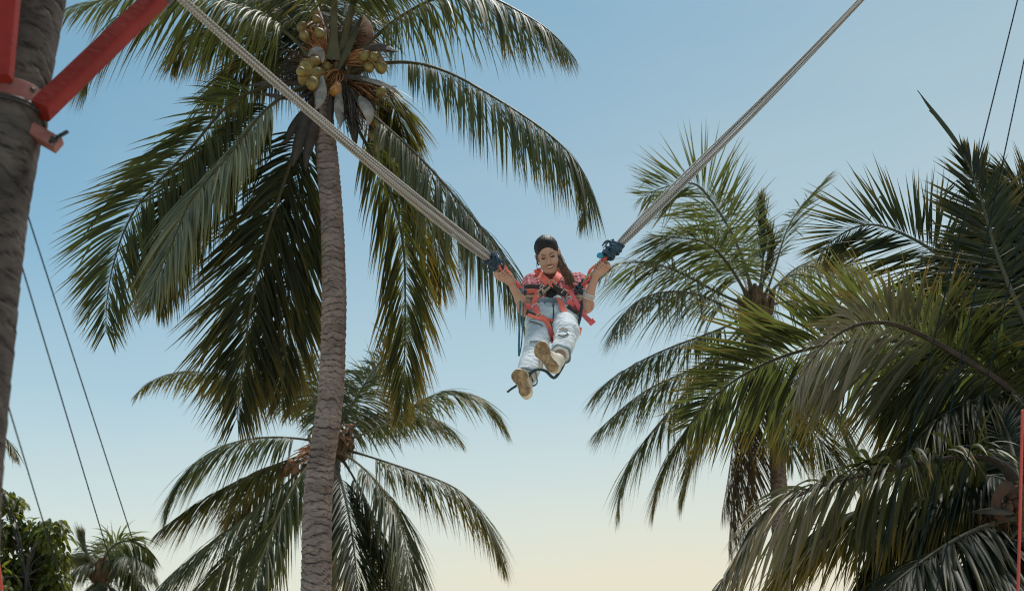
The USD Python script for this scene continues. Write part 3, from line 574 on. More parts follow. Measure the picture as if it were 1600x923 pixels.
cl = PY(0, 152, YN)                                  # the clamp's height on the stem
ax = nrm(PY(14, 140, YN) - PY(-4, 240, YN)); cc = PY(8, 168, YN)
th = np.linspace(0, 2 * np.pi, 49); ex = nrm(np.cross([0, 1, 0], ax)); ey = np.cross(ax, ex)
rig = thing('steel_rig', cc, 'red painted steel arm clamped round the leaning palm stem', 'steel arm')
ring = cc + np.cos(th)[:, None] * ex * .145 + np.sin(th)[:, None] * ey * .145
obj('clamp_band', ribbon(ring, np.cos(th)[:, None] * ex + np.sin(th)[:, None] * ey, .095, .012), 'red_worn', rig, smooth=40)
th2 = np.linspace(0, 4 * np.pi, 97)
coil = cc + np.cos(th2)[:, None] * ex * .150 + np.sin(th2)[:, None] * ey * .150 - ax * (.058 - .012 * th2 / 6.28)[:, None]
obj('wire_lashing', tube(coil, .006, 6), 'steel_dark', rig)
aA = PD(66, 172, 3.88); aB = PD(300, -55, 4.9)
v, f = box_between(PD(62, 174, 4.20), aB, .080, .080, up=(0, 1, .2), r=.018); obj('arm_tube', (v, f), 'red_paint_shaded', rig, smooth=30)
v, f = box_between(PD(48, 203, 4.18), PD(92, 228, 4.18), .05, .05, up=(0, 0, 1), r=.006); obj('clamp_lug', (v, f), 'red_worn', rig, smooth=30)
o_ = PD(78, 222, 4.12); obj('bolt', tube([o_, PD(94, 212, 4.09), PD(105, 206, 4.07)], .0075, 8), 'steel_dark', rig)
v, f = ball(PD(84, 218, 4.11), .015, sub=1); obj('nut', (v, f), 'steel_dark', rig)
v, f = box_between(PD(-6, 124, 4.05), PD(12, -60, 4.22), .108, .06, up=(0, 1, 0)); obj('arm_brace', (v, f), 'red_paint_shaded', rig, smooth=30)
for k in range(4):
    a = -1.1 + .55 * k; p = cc + math.cos(a) * ex * .150 + math.sin(a) * ey * .150 + ax * .02
    obj('band_bolt', ball(p, .011, sub=1), 'steel_dark', rig)
# second, farther mast outside the frame that carries the other rope
PUL_L = PD(262, -20, 4.75); PUL_R = PD(1452, -112, 9.6)
def pulley(c, par):
    s = trimesh.creation.torus(.055, .018, 24, 10); R = frame(np.zeros(3), [1, .2, 0])
    obj('pulley', (s.vertices @ R.T + c, s.faces), 'steel_dark', par, smooth=True)
pulley(PUL_L, rig)
xm = 7.2; bm_ = np.array([xm, 9.4, 0.0])
mast = thing('rig_mast', bm_, 'red steel mast and arm holding the right bungee rope', 'steel mast')
obj('mast_post', tube([bm_, bm_ + [0, 0, 4.5], bm_ + [0, 0, PUL_R[2] + .2]], .05, 16), 'red_paint_shaded', mast)
v, f = box_between(bm_ + [0, 0, PUL_R[2] + .1], PUL_R + [-.05, 0, .1], .08, .08); obj('mast_arm', (v, f), 'red_paint_shaded', mast, smooth=30)
pulley(PUL_R, mast)
# thin red pipe at the right edge and the one at the lower left
a_, b_ = PD(1597.5, 655, 6.6), PD(1590.5, 930, 6.2); d_ = (b_ - a_)
pipe_base = a_ + d_ * (a_[2] / -d_[2])
rp = thing('red_pole', pipe_base, 'thin red pole standing at the right edge before the low palm', 'pole')
obj('pole_tube', tube([pipe_base, (pipe_base + a_) / 2, a_ - d_ * .05], .0085, 12), 'red_rope', rp) if 'red_rope' in M else obj('pole_tube', tube([pipe_base, (pipe_base + a_) / 2, a_ - d_ * .05], .0085, 12), plain('red_bright', (.42, .050, .035), (.50, .07, .05), 5, .5, .1), rp)
obj('pole_cap', ball(a_ - d_ * .05, .0105, sub=2), 'red_bright', rp)
a_, b_ = PD(-4, 862, 5.0), PD(4, 935, 4.9); d_ = b_ - a_; e_ = a_ + d_ * (a_[2] / -d_[2])
rp2 = thing('red_pole', e_, 'short red pole end in the lower left corner before the leafy tree', 'pole')
obj('pole_tube', tube([e_, (e_ + a_) / 2, a_ - d_ * .8], .007, 10), 'red_bright', rp2)
obj('pole_cap', ball(a_ - d_ * .8, .009, sub=2), 'red_bright', rp2)

# ---- guy wires
def wire(pts, d0, d1, r, label, group, up=0.0):
    """a taut straight wire through two pixels at two depths, run on down to its ground anchor (and up, out of the picture)"""
    a, b = PD(*pts[0], d0), PD(*pts[1], d1); dv = b - a; low = a + dv * (a[2] / -dv[2]); top = a - nrm(dv) * up
    obj('guy_wire', tube(top + (low - top) * np.linspace(0, 1, 24)[:, None], r, 6), 'wire', label=label, cat='wire', group=group)
GW = 'guy wires at the left'
wire([(-12, 712), (50, 925)], 3.75, 5.4, .0028, 'lowest dark guy wire, crossing the leafy tree in the lower left', GW)
wire([(5, 608), (101, 925)], 3.85, 5.8, .0029, 'dark guy wire that leaves the leaning stem below the other two long wires', GW)
wire([(30, 402), (187, 925)], 4.08, 6.4, .0030, 'middle dark guy wire running down to the small distant palm', GW)
wire([(38, 320), (234, 925)], 4.12, 6.6, .0030, 'dark guy wire highest on the leaning stem and farthest right on the left side', GW)
GR = 'guy wires at the right'
wire([(1590, 0), (1362, 925)], 6.35, 5.8, .0036, 'thin guy wire at the right that reaches the top edge of the view', GR, 4)
wire([(1600, 95), (1425, 925)], 6.5, 5.9, .0036, 'thin guy wire that leaves the right edge near its top', GR, 4)
wire([(1600, 350), (1462, 925)], 6.7, 6.2, .0036, 'thin guy wire farthest right, across the dark fronds', GR, 4)

# ---- lower left: leafy tree and a distant palm
Y6 = 17.0
b6 = PY(30, 900, Y6); b6[2] = 0
tr = thing('leafy_tree', b6, 'broad leaved tree with light green foliage in the lower left corner', 'tree')
rng = np.random.default_rng(66)
topc = PY(45, 870, Y6); limbs = [tube(spline([b6, (b6 + topc) / 2 + [.15, 0, 0], topc], 12), np.linspace(.10, .03, 12), 9)]
cl_ = []
for (px, py, r) in ((15, 785, 26), (8, 830, 38), (40, 830, 26), (70, 830, 26), (85, 835, 24), (90, 870, 20), (60, 870, 36), (30, 890, 42), (85, 905, 26), (0, 900, 40), (60, 925, 40), (-50, 860, 60), (-30, 930, 60), (20, 960, 60), (85, 960, 30), (5, 770, 12), (92, 820, 12)):
    c = PY(px, py, Y6 + rng.uniform(-.6, .6)); cl_.append((c, r * 17.2 / FPX))
    limbs.append(tube(spline([topc - [0, 0, .3], (c + topc) / 2 + rng.normal(0, .05, 3), c], 6), np.linspace(.018, .006, 6), 5))
obj('trunk', join(limbs), 'bark_near_shaded', tr, smooth=True)
def broad_leaf(p, d, nb, L, Wd):
    K = 6; s = np.linspace(0, 1, K); w = Wd * np.sin(np.pi * s ** .8) ** .9; d = nrm(d); st = np.zeros((K, 3, 3)); pos = p.copy()
    for k in range(K):
        b = nrm(nb - d * (nb @ d)); x = np.cross(d, b); st[k] = [pos - x * w[k] / 2 + b * w[k] * .12, pos, pos + x * w[k] / 2 + b * w[k] * .12]
        pos = pos + d * L / (K - 1); d = nrm(d + np.array([0, 0, -.16]))
    return st
_bf = []
for k in range(5):
    for q in range(2):
        a = k * 3 + q; _bf += [[a, a + 1, a + 4], [a, a + 4, a + 3]]
_bf = np.array(_bf); lv = []
for c, r in cl_:
    for i in range(int(170 * (r / .3) ** 1.6)):
        o = nrm(rng.normal(0, 1, 3)); p = c + o * r * rng.uniform(.25, 1.05) * [1, 1, .85]
        d = nrm(o * [1, 1, .2] + [0, 0, -.75] + rng.normal(0, .4, 3)); lv.append((broad_leaf(p, d, nrm(o + [0, 0, .6] + rng.normal(0, .3, 3)), rng.uniform(.12, .22), rng.uniform(.055, .085)), rng.random()))
def leaf_join(ls):
    n = len(ls); v = np.stack([x[0] for x in ls]).reshape(-1, 3); f = (_bf[None] + (np.arange(n) * 18)[:, None, None]).reshape(-1, 3)
    uv = np.stack([np.tile(np.repeat(np.linspace(0, 1, 6), 3), n), np.repeat([math.floor(x[1] * 15.9) + .5 for x in ls], 18)], 1); return (v, f), uv
inview = [x for x in lv if 0 < proj(x[0][2, 1])[0][0] < 1600 and proj(x[0][2, 1])[0][1] < 923]
near = sorted(inview, key=lambda x: x[0][0, 1, 1])[:160]; ids = {id(x) for x in near}
cm, cuv = leaf_join([x for x in lv if id(x) not in ids]); crown = obj('crown', cm, 'leaf_broad', tr, smooth=True, uv=cuv, kind='stuff')
for x in near:
    q, quv = leaf_join([x]); obj('leaf', q, 'leaf_broad', crown, smooth=True, uv=quv)
Y7 = 24.0
C7 = PY(160, 893, Y7); b7 = np.array([C7[0], Y7, 0.0])
F7 = [
    ([(160, 893), (140, 870), (132, 850), (130, 838)], 24, 24, dict(droop=.15, L=.5, angle=16, n=40, t0=.3)),
    ([(160, 890), (170, 860), (195, 845), (222, 855), (238, 880)], 24, 23.4, dict(droop=1.0, L=.7)),
    ([(162, 893), (185, 870), (215, 872), (240, 900)], 24, 23, dict(droop=1.0, L=.7, mat='leaf_grey')),
    ([(162, 898), (190, 890), (215, 905), (230, 940)], 24, 23.5, dict(droop=1.0, L=.7)),
    ([(158, 893), (140, 880), (118, 890), (104, 920)], 24, 23.4, dict(droop=1.0, L=.7)),
    ([(158, 890), (135, 865), (115, 866), (100, 885)], 24, 24.8, dict(droop=.8, L=.6)),
    ([(160, 898), (150, 910), (140, 930), (135, 960)], 24, 23, dict(droop=.8, L=.8, mat='leaf_grey')),
    ([(160, 898), (170, 915), (180, 940), (185, 970)], 24, 23, dict(droop=.8, L=.8, mat='leaf_grey')),
    ([(160, 890), (158, 866), (170, 852), (185, 848)], 24, 25, dict(droop=.8, L=.6)),
]
palm6 = make_palm('coconut_palm', 'small distant palm between the leafy tree and the pair of coconut palms', None, b7, [b7, b7 + (C7 - b7) * .5, C7], [.2, .15, .13], F7, 77, .7, 55, W=.05, singles=60, k=20, step=.04)
crown_heart(palm6, C7, .2, .4, 17, 9)
# the frond tip that peeps out behind the leaning stem belongs to another palm farther left
Y8 = 15.0
C8 = PY(-110, 720, Y8); b8 = np.array([C8[0] - .2, Y8, 0.0])
F8 = [([(-110, 715), (-60, 680), (-15, 672), (12, 688), (26, 712)], 15, 14.6, dict(droop=.9, L=.45)),
      ([(-110, 715), (-160, 670), (-210, 670), (-250, 710)], 15, 14.6, dict(droop=1.0, L=.7)),
      ([(-110, 715), (-90, 760), (-70, 820)], 15, 14.6, dict(droop=1.0, L=.7)), ([(-110, 715), (-160, 750), (-190, 820)], 15, 14.6, dict(droop=1.0, L=.7)), ([(-110, 715), (-105, 650), (-90, 610)], 15, 15.8, dict(droop=.8, L=.7))]
palm7 = make_palm('coconut_palm', 'palm almost wholly hidden behind the leaning stem, one frond tip showing', None, b8, [b8, (b8 + C8) / 2, C8], [.18, .14, .12], F8, 88, .7, 50, W=.04, singles=20, k=16, step=.05)

# ------------------------------------------------------------------ implicit surfaces for the rider
def seg(a, b, ra, rb): return ('seg', np.asarray(a, float), np.asarray(b, float), ra, rb)
def ell(c, R, r): return ('ell', np.asarray(c, float), np.asarray(R, float), np.asarray(r, float))
def prim_d(q, p):
    if q[0] == 'seg':
        _, a, b, ra, rb = q; ab = b - a; t = np.clip(((p - a) @ ab) / max(ab @ ab, 1e-12), 0, 1)
        return np.linalg.norm(p - a - t[..., None] * ab, axis=-1) - (ra + (rb - ra) * t)
    _, c, R, r = q; l = (p - c) @ R; k0 = np.linalg.norm(l / r, axis=-1); k1 = np.linalg.norm(l / r ** 2, axis=-1)
    return k0 * (k0 - 1) / np.maximum(k1, 1e-9)
def prim_box(q):
    if q[0] == 'seg': m = max(q[3], q[4]); return np.minimum(q[1], q[2]) - m, np.maximum(q[1], q[2]) + m
    m = q[3].max(); return q[1] - m, q[1] + m
def smin(a, b, k):
    h = np.clip(.5 + .5 * (b - a) / k, 0, 1); return b + (a - b) * h - k * h * (1 - h)
def sdf_at(prims, p, k=.02):
    d = np.full(p.shape[:-1], 9.0)
    for q in prims: d = smin(d, prim_d(q, p), k)
    return d
def sdf_mesh(prims, h, k=.02, cut=None, disp=None):
    bs = [prim_box(q) for q in prims]; lo = np.min([b[0] for b in bs], 0) - .03; hi = np.max([b[1] for b in bs], 0) + .03
    n = np.ceil((hi - lo) / h).astype(int) + 1
    ax_ = [lo[i] + h * np.arange(n[i]) for i in range(3)]; F = np.full(n, .06, np.float64)
    for q, (a, b) in zip(prims, bs):
        i0 = np.maximum(((a - .04 - lo) / h).astype(int), 0); i1 = np.minimum(((b + .04 - lo) / h).astype(int) + 2, n)
        sl = tuple(slice(x, y) for x, y in zip(i0, i1))
        P_ = np.stack(np.meshgrid(*[ax_[i][sl[i]] for i in range(3)], indexing='ij'), -1)
        F[sl] = smin(F[sl], prim_d(q, P_), k)
    if cut or disp:
        near = np.abs(F) < .058 if not cut else F < .058
        idx = np.nonzero(near); pts = np.stack([ax_[i][idx[i]] for i in range(3)], -1); val = F[idx]
        if disp: val = val + disp(pts)
        if cut: val = np.maximum(val, cut(pts))
        F[idx] = val
    s = F < 0
    c8 = [(i, j, k_) for i in (0, 1) for j in (0, 1) for k_ in (0, 1)]
    sub = lambda A, o: A[o[0]:A.shape[0] - 1 + o[0], o[1]:A.shape[1] - 1 + o[1], o[2]:A.shape[2] - 1 + o[2]]
    cnt = sum(sub(s, o).astype(int) for o in c8); act = (cnt > 0) & (cnt < 8); ci = np.nonzero(act)
    vid = np.full(act.shape, -1); vid[ci] = np.arange(len(ci[0]))
    acc = np.zeros((len(ci[0]), 3)); num = np.zeros(len(ci[0]))
    for a in c8:
        for d in range(3):
            if a[d]: continue
            b = list(a); b[d] = 1
            fa, fb = F[ci[0] + a[0], ci[1] + a[1], ci[2] + a[2]], F[ci[0] + b[0], ci[1] + b[1], ci[2] + b[2]]
            x = (fa < 0) != (fb < 0); t = np.where(x, fa / np.where(x, fa - fb, 1), 0)
            pt = np.tile(np.array(a, float), (len(fa), 1)); pt[:, d] += t; acc += pt * x[:, None]; num += x
    v = lo + h * (np.stack(ci, 1) + acc / num[:, None])
    fs = []
    for d in range(3):
        u, w = (d + 1) % 3, (d + 2) % 3
        a = [slice(None)] * 3; b = [slice(None)] * 3; a[d] = slice(0, -1); b[d] = slice(1, None)
        sa, sb = s[tuple(a)], s[tuple(b)]; e = np.nonzero(sa != sb); flip = sa[e]
        e = np.stack(e, 1); ok = (e[:, u] > 0) & (e[:, w] > 0) & (e[:, u] < vid.shape[u]) & (e[:, w] < vid.shape[w]); e, flip = e[ok], flip[ok]
        def at(du, dw):
            q = e.copy(); q[:, u] -= du; q[:, w] -= dw; return vid[q[:, 0], q[:, 1], q[:, 2]]
        quad = np.stack([at(1, 1), at(0, 1), at(0, 0), at(1, 0)], 1)
        quad[~flip] = quad[~flip][:, ::-1]; fs.append(quad)
    f = np.vstack(fs); f = f[(f >= 0).all(1)]
    t3 = np.vstack([f[:, [0, 1, 2]], f[:, [0, 2, 3]]])
    # light smoothing
    E = np.vstack([t3[:, [0, 1]], t3[:, [1, 2]], t3[:, [2, 0]]]); E = np.vstack([E, E[:, ::-1]])
    for it in (.5, -.52, .5, -.52):
        sm = np.zeros_like(v); dg = np.bincount(E[:, 0], minlength=len(v))
        for c in range(3): sm[:, c] = np.bincount(E[:, 0], v[E[:, 1], c], len(v))
        v = v + it * (sm / np.maximum(dg, 1)[:, None] - v)
    return v, t3

plain('skin', (.35, .195, .145), (.43, .25, .19), 12, .5, .12, 60, .004, .35)
plain('lips', (.27, .105, .085), (.33, .13, .105), 20, .4, .1, 60, .002, .4)
plain('teeth', (.52, .49, .44), (.60, .57, .52), 20, .3, .05, 60, .002, .5)
plain('eye_dark', (.030, .020, .017), (.05, .033, .027), 20, .2, .02, 60, .002, .5)
plain('brow', (.055, .034, .027), (.09, .058, .045), 60, .7, .3, 200, .002, .2)
mat('hair', {'tc': ('texture_coordinate', {}), 'mp': ('mapping', {'scale': (70, 70, 9)}), 'n': ('noise_texture', {'scale': 1.6, 'detail': 5}),
             'r': ('rgb_ramp', {'ramp': [(.35, (.006, .0045, .0045)), (.7, (.022, .017, .017))]}), 'bm': ('bump', {'strength': .6, 'distance': .004}),
             'p': ('principled_bsdf', {'roughness': .55, 'specular_ior_level': .22})},
    [('tc.object', 'mp.vector'), ('mp.vector', 'n.vector'), ('n.fac', 'r.fac'), ('r.color', 'p.base_color'), ('n.fac', 'bm.height'), ('bm.normal', 'p.normal')])
plain('hair_ends', (.050, .031, .023), (.23, .14, .098), 30, .45, .3, 80, .003, .4)
plain('top_dark', (.020, .018, .020), (.042, .038, .040), 20, .85, .5, 90, .004, .2)
_den = {'tc': ('texture_coordinate', {}), 'n': ('noise_texture', {'scale': 7.0, 'detail': 5, 'roughness': .6}), 'w': ('noise_texture', {'scale': 160.0, 'detail': 2}),
        'fo': ('noise_texture', {'scale': 13.0, 'detail': 3, 'distortion': 1.2}), 'x': ('math', {'math_type': 'multiply_add', 'value2': .35, 'value3': .0}), 'sm': ('math', {'math_type': 'add'}),
        'bm': ('bump', {'strength': .55, 'distance': .03}), 'p': ('principled_bsdf', {'roughness': .85, 'specular_ior_level': .2, 'sheen_weight': .1})}
_dl = [('tc.object', 'n.vector'), ('tc.object', 'w.vector'), ('tc.object', 'fo.vector'), ('w.fac', 'x.value1'), ('n.fac', 'sm.value1'), ('x.value', 'sm.value2'), ('sm.value', 'r.fac'), ('r.color', 'p.base_color'),
       ('fo.fac', 'bm.height'), ('bm.normal', 'p.normal')]
mat('denim', {**_den, 'r': ('rgb_ramp', {'ramp': [(.40, (.32, .375, .45)), (.78, (.62, .665, .71))]})}, _dl)
mat('denim_mid', {**_den, 'r': ('rgb_ramp', {'ramp': [(.45, (.09, .125, .17)), (.80, (.20, .25, .31))]})}, _dl)
plain('denim_dark', (.03, .045, .065), (.06, .085, .115), 30, .85, .4, 120, .003, .2)
plain('shoe_white', (.48, .44, .37), (.60, .56, .48), 14, .6, .3, 60, .005, .3)
plain('sole_tan', (.13, .082, .050), (.46, .33, .21), 42, .8, .5, 70, .006, .2)
plain('strap_coral', (.68, .125, .090), (.80, .18, .13), 18, .65, .5, 220, .002, .3)
plain('strap_rose', (.50, .080, .095), (.64, .13, .15), 18, .65, .5, 220, .002, .3)
plain('strap_tan', (.34, .26, .19), (.46, .36, .27), 18, .7, .5, 220, .002, .2)
plain('strap_dark', (.024, .022, .022), (.055, .048, .046), 18, .7, .5, 220, .002, .2)
plain('buckle_steel', (.30, .29, .28), (.45, .44, .42), 20, .35, .1, 60, .002, .7)
plain('rope_blue', (.035, .11, .155), (.07, .19, .25), 60, .7, .6, 160, .003, .2)
plain('rope_dark', (.020, .040, .052), (.04, .075, .09), 60, .7, .6, 160, .003, .2)
plain('cloth_navy', (.018, .035, .060), (.055, .095, .14), 22, .85, .6, 60, .006, .2)
plain('cloth_cyan', (.03, .20, .34), (.05, .28, .44), 22, .85, .6, 60, .006, .2)
plain('bracelet', (.42, .45, .47), (.60, .55, .52), 60, .3, .2, 60, .002, .6)
mat('plaid', {'tc': ('texture_coordinate', {}), 'd1': ('vector_math', {'math_type': 'dot_product', 'vector2': tuple(RGT + .18 * UPV)}), 'd2': ('vector_math', {'math_type': 'dot_product', 'vector2': tuple(UPV * .9 - .2 * RGT + .5 * FWD)}),
              'f1': ('math', {'math_type': 'multiply', 'value2': 15.0}), 'f2': ('math', {'math_type': 'multiply', 'value2': 15.0}),
              'r1': ('math', {'math_type': 'fraction'}), 'r2': ('math', {'math_type': 'fraction'}),
              'c1': ('rgb_ramp', {'ramp': [(0, (.60, .19, .21)), (.30, (.60, .19, .21)), (.34, (.16, .035, .05)), (.46, (.16, .035, .05)), (.50, (.68, .30, .32)), (.70, (.68, .30, .32)), (.74, (.30, .05, .07)), (.86, (.30, .05, .07)), (.90, (.60, .19, .21)), (1, (.60, .19, .21))]}),
              'c2': ('rgb_ramp', {'ramp': [(0, (.60, .19, .22)), (.35, (.60, .19, .22)), (.40, (.10, .03, .04)), (.52, (.10, .03, .04)), (.56, (.72, .40, .41)), (.66, (.72, .40, .41)), (.70, (.42, .09, .11)), (1, (.42, .09, .11))]}),
              'mx': ('mix', {'fac': .5}), 'n': ('noise_texture', {'scale': 16.0, 'detail': 3, 'distortion': 1.0}), 'bm': ('bump', {'strength': .7, 'distance': .03}),
              'p': ('principled_bsdf', {'roughness': .85, 'specular_ior_level': .2})},
    [('tc.object', 'd1.vector1'), ('tc.object', 'd2.vector1'), ('d1.value', 'f1.value1'), ('d2.value', 'f2.value1'), ('f1.value', 'r1.value1'), ('f2.value', 'r2.value1'),
     ('r1.value', 'c1.fac'), ('r2.value', 'c2.fac'), ('c1.color', 'mx.color1'), ('c2.color', 'mx.color2'), ('mx.color', 'p.base_color'), ('tc.object', 'n.vector'), ('n.fac', 'bm.height'), ('bm.normal', 'p.normal')])

D0 = 7.3
def J(px, py, o): return PD(px, py, D0 + o)
pelvis, waist, chest, neckb = J(862, 502, .02), J(862, 478, .13), J(863, 457, .26), J(859, 437, .33)
shL, shR = J(832, 443, .33), J(902, 442, .33)                 # image left, image right
elL, wrL, haL = J(822, 485, .08), J(796, 438, .00), J(788, 427, -.01)
elR, wrR, haR = J(914, 480, .08), J(932, 428, .01), J(938, 415, .00)
hipL, knL, anL = J(845, 505, .03), J(836, 548, -.36), J(820, 597, -.70)
hipR, knR, anR = J(880, 505, .03), J(887, 520, -.40), J(873, 561, -.70)
rider = thing('person', pelvis, 'woman in plaid shirt and torn light jeans riding the bungee harness, smiling downward', 'person')
# head frame
_p, _r = math.radians(17), math.radians(14)
hf = -FWD * math.cos(_p) - UPV * math.sin(_p); hu0 = UPV * math.cos(_p) - FWD * math.sin(_p)
hx = RGT * math.cos(_r) + hu0 * math.sin(_r); hu = hu0 * math.cos(_r) - RGT * math.sin(_r)
HR = np.stack([hx, hf, hu], 1)
eyes = J(856.5, 403, .10); HO = eyes - hf * .082
def H(x, y, z): return HO + HR @ np.array([x, y, z])
headp = [ell(H(0, -.012, .038), HR, (.073, .092, .082)), ell(H(0, .026, -.028), HR, (.061, .060, .082)), seg(H(-.018, .052, -.088), H(.018, .052, -.088), .020, .020), seg(H(0, .064, -.094), H(0, .058, -.085), .017, .017),
         seg(H(-.036, .050, -.036), H(-.030, .056, -.030), .024, .022), seg(H(.036, .050, -.036), H(.030, .056, -.030), .024, .022),
         seg(H(-.044, .012, -.075), H(-.02, .045, -.092), .02, .018), seg(H(.044, .012, -.075), H(.02, .045, -.092), .02, .018)]
nosep = [seg(H(0, .086, .004), H(0, .102, -.030), .0075, .0105), seg(H(-.011, .088, -.036), H(.011, .088, -.036), .0085, .0085),
         seg(H(-.045, .066, .022), H(-.014, .080, .020), .008, .009), seg(H(.045, .066, .022), H(.014, .080, .020), .008, .009),
         seg(H(-.074, -.008, .005), H(-.072, .0, -.03), .014, .010), seg(H(.074, -.008, .005), H(.072, .0, -.03), .014, .010)]
def hand(hand_c, axis, wrist, elbow):
    """a grip: palm behind the rope, four fingers round it, the thumb from the other side"""
    a = nrm(axis); u = nrm(wrist - hand_c); u = nrm(u - a * (u @ a) + FWD * .4); u = nrm(u - a * (u @ a)); v = np.cross(a, u)
    if v @ FWD > 0: v = -v
    if a @ (elbow - hand_c) > 0: a = -a                         # the forefinger lies farthest from the elbow
    pr = [seg(wrist, hand_c + u * .040, .022, .026), seg(hand_c + u * .036 - a * .024, hand_c + u * .034 + a * .026, .017, .018), seg(wrist, hand_c + u * .045 + a * .02, .02, .018)]
    fg = []
    for i, (ln, rr) in enumerate(((.92, .0078), (1.0, .0082), (.97, .0084), (.9, .0082))):
        o = hand_c + a * (i - 1.5) * .0195; R_ = .029 + .001 * (i % 2)
        th = np.radians([15, 75, 140, 205, 245]) * ln; pts = [o + R_ * (u * math.cos(t) + v * math.sin(t)) * (1 - .05 * k) for k, t in enumerate(th)]
        for k in range(4): fg.append(seg(pts[k], pts[k + 1], rr * (1 - .06 * k), rr * (1 - .06 * (k + 1))))
    o = hand_c + a * .042; th = np.radians([-5, -50, -105, -150]); pts = [o - a * .018 + u * .032] + [o + .030 * (u * math.cos(t) + v * math.sin(t)) + a * .004 * k for k, t in enumerate(th[1:])]
    for k in range(3): fg.append(seg(pts[k], pts[k + 1], .0105 - .001 * k, .0095 - .001 * k))
    return pr, fg
knotL, knotR = J(771, 408, -.02), J(955, 394, .01)
ringL, ringR = J(811, 451, .10), J(911, 446, .12)
hpL, hfL = hand(haL, ringL - knotL, wrL, elL); hpR, hfR = hand(haR, ringR - knotR, wrR, elR)
W_ = RGT
limbs = [seg(neckb, H(0, -.018, -.05), .046, .046), seg(shL, shR, .050, .050), seg(chest - W_ * .065, chest + W_ * .065, .088, .088), seg(chest - W_ * .05, waist - W_ * .045, .085, .075), seg(chest + W_ * .05, waist + W_ * .045, .085, .075),
         seg(waist - W_ * .04, pelvis - W_ * .06, .078, .092), seg(waist + W_ * .04, pelvis + W_ * .06, .078, .092), seg(neckb, chest, .05, .085),
         seg(hipL, knL, .078, .052), seg(hipR, knR, .078, .052), seg(knL, knL * .6 + anL * .4, .050, .049), seg(knL * .6 + anL * .4, anL, .049, .033), seg(knR, knR * .6 + anR * .4, .050, .049), seg(knR * .6 + anR * .4, anR, .049, .033),
         seg(shL, elL, .043, .034), seg(shR, elR, .043, .034), seg(elL, elL * .65 + wrL * .35, .032, .032), seg(elL * .65 + wrL * .35, wrL, .032, .020), seg(elR, elR * .65 + wrR * .35, .032, .032), seg(elR * .65 + wrR * .35, wrR, .032, .020)]
bodyp = limbs + headp + hpL + hpR
# fingers and nose are unioned with a tighter blend so that they stay apart
_allb = bodyp + nosep + hfL + hfR
def sdf_body(h):
    marks = len(bodyp)
    base_smin = smin
    prs = _allb
    ks = [.022] * marks + [.006] * (len(prs) - marks)
    return prs, ks
_orig = sdf_mesh
def sdf_mesh_k(prims, ks, h, **kw):
    it = iter(ks); g_ = globals(); keep = g_['smin']
    g_['smin'] = lambda a, b, k: keep(a, b, next(it))
    try: return _orig(prims, h, **kw)
    finally: g_['smin'] = keep
prs, ks = sdf_body(.0045)
obj('body', sdf_mesh_k(prs, ks, .0045), 'skin', rider, smooth=True)
for s_ in (-1, 1):
    e = obj('eye', ball(H(s_ * .030, .0755, .000), .0135, .008, .0045, 2, HR), 'eye_dark', rider, smooth=True)
    lid = [H(s_ * x, y, z) for x, y, z in ((.014, .0835, -.001), (.022, .0845, .0055), (.031, .083, .0075), (.040, .077, .005), (.046, .070, -.001))]
    obj('eyelashes', tube(spline(lid, 10), [.0008, .0013, .0015, .0016, .0016, .0016, .0016, .0016, .0014, .0008], 6), 'brow', e)
    br = [H(s_ * x, y, z) for x, y, z in ((.011, .0875, .021), (.022, .0885, .0265), (.034, .082, .0285), (.046, .070, .023))]
    obj('eyebrow', tube(spline(br, 10), np.array([.002, .0025, .0028, .0028, .0026, .0024, .0022, .0019, .0014, .0008]), 6), 'brow', rider)
mz = [(-.026, .0745, -.050), (-.016, .0835, -.0565), (0, .0875, -.0590), (.016, .0835, -.0565), (.026, .0745, -.050)]
mm = spline([H(*q) for q in mz], 15)
tn = np.sin(np.linspace(0, np.pi, 15)) ** .6
obj('teeth', tube(mm + hf * .0005, 0.0010 + .0036 * tn, 8, flat=.6, up=hf), 'teeth', rider, smooth=True)
up_ = np.stack([H(q[0] * 1.06, q[1] + .0015, q[2] + .0068 * (1 - (q[0] / .027) ** 2)) for q in mz]); lo_ = np.stack([H(q[0] * 1.04, q[1] + .0015, q[2] - .0085 * (1 - (q[0] / .027) ** 2)) for q in mz])
obj('lips', join([tube(spline(up_, 14), .0012 + .0022 * tn[:14], 7), tube(spline(lo_, 14), .0012 + .0032 * tn[:14], 7)]), 'lips', rider, smooth=True)
# hair: a cap combed back, cut along the hairline, tied and brought over the shoulder
hairp = [ell(H(0, -.018, .045), HR, (.0795, .098, .083)), ell(H(0, -.055, -.005), HR, (.068, .060, .075)), seg(H(0, -.07, .085), H(-.005, -.07, .100), .022, .018)]
def haircut(p):
    l = (p - HO) @ HR
    line = .026 + .026 * np.clip(1 - (l[:, 0] / .07) ** 2, -1, 1)
    return np.maximum((l[:, 1] - .02) * .75 + (line - l[:, 2]) * .66 - .030, -1)
hm_ = sdf_mesh(hairp, .0045, .02, cut=haircut, disp=lambda p: 0.0008 * np.sin(((p - HO) @ HR)[:, 0] * 420 + 2.2 * np.sin(((p - HO) @ HR)[:, 1] * 30)))
hair = obj('hair', hm_, 'hair', rider, smooth=True)
rng = np.random.default_rng(12)
tail = [H(.01, -.09, .03), H(.056, -.058, -.012), J(875.5, 408, .155), J(881, 420, .135), J(888, 432, .135), J(893, 443, .14)]
lk = []
for i in range(220):
    o = rng.normal(0, 1, 3); e = rng.uniform(.5, 1.35)
    pts = [p + o * w + rng.normal(0, .0045, 3) for p, w in zip(tail, (.008, .009, .0095, .011, .013, .016))]; pts[-1] = pts[-2] + (pts[-1] - pts[-2]) * e
    lk.append(tube(spline(pts, 14), np.linspace(.0022, .0008, 14), 4))
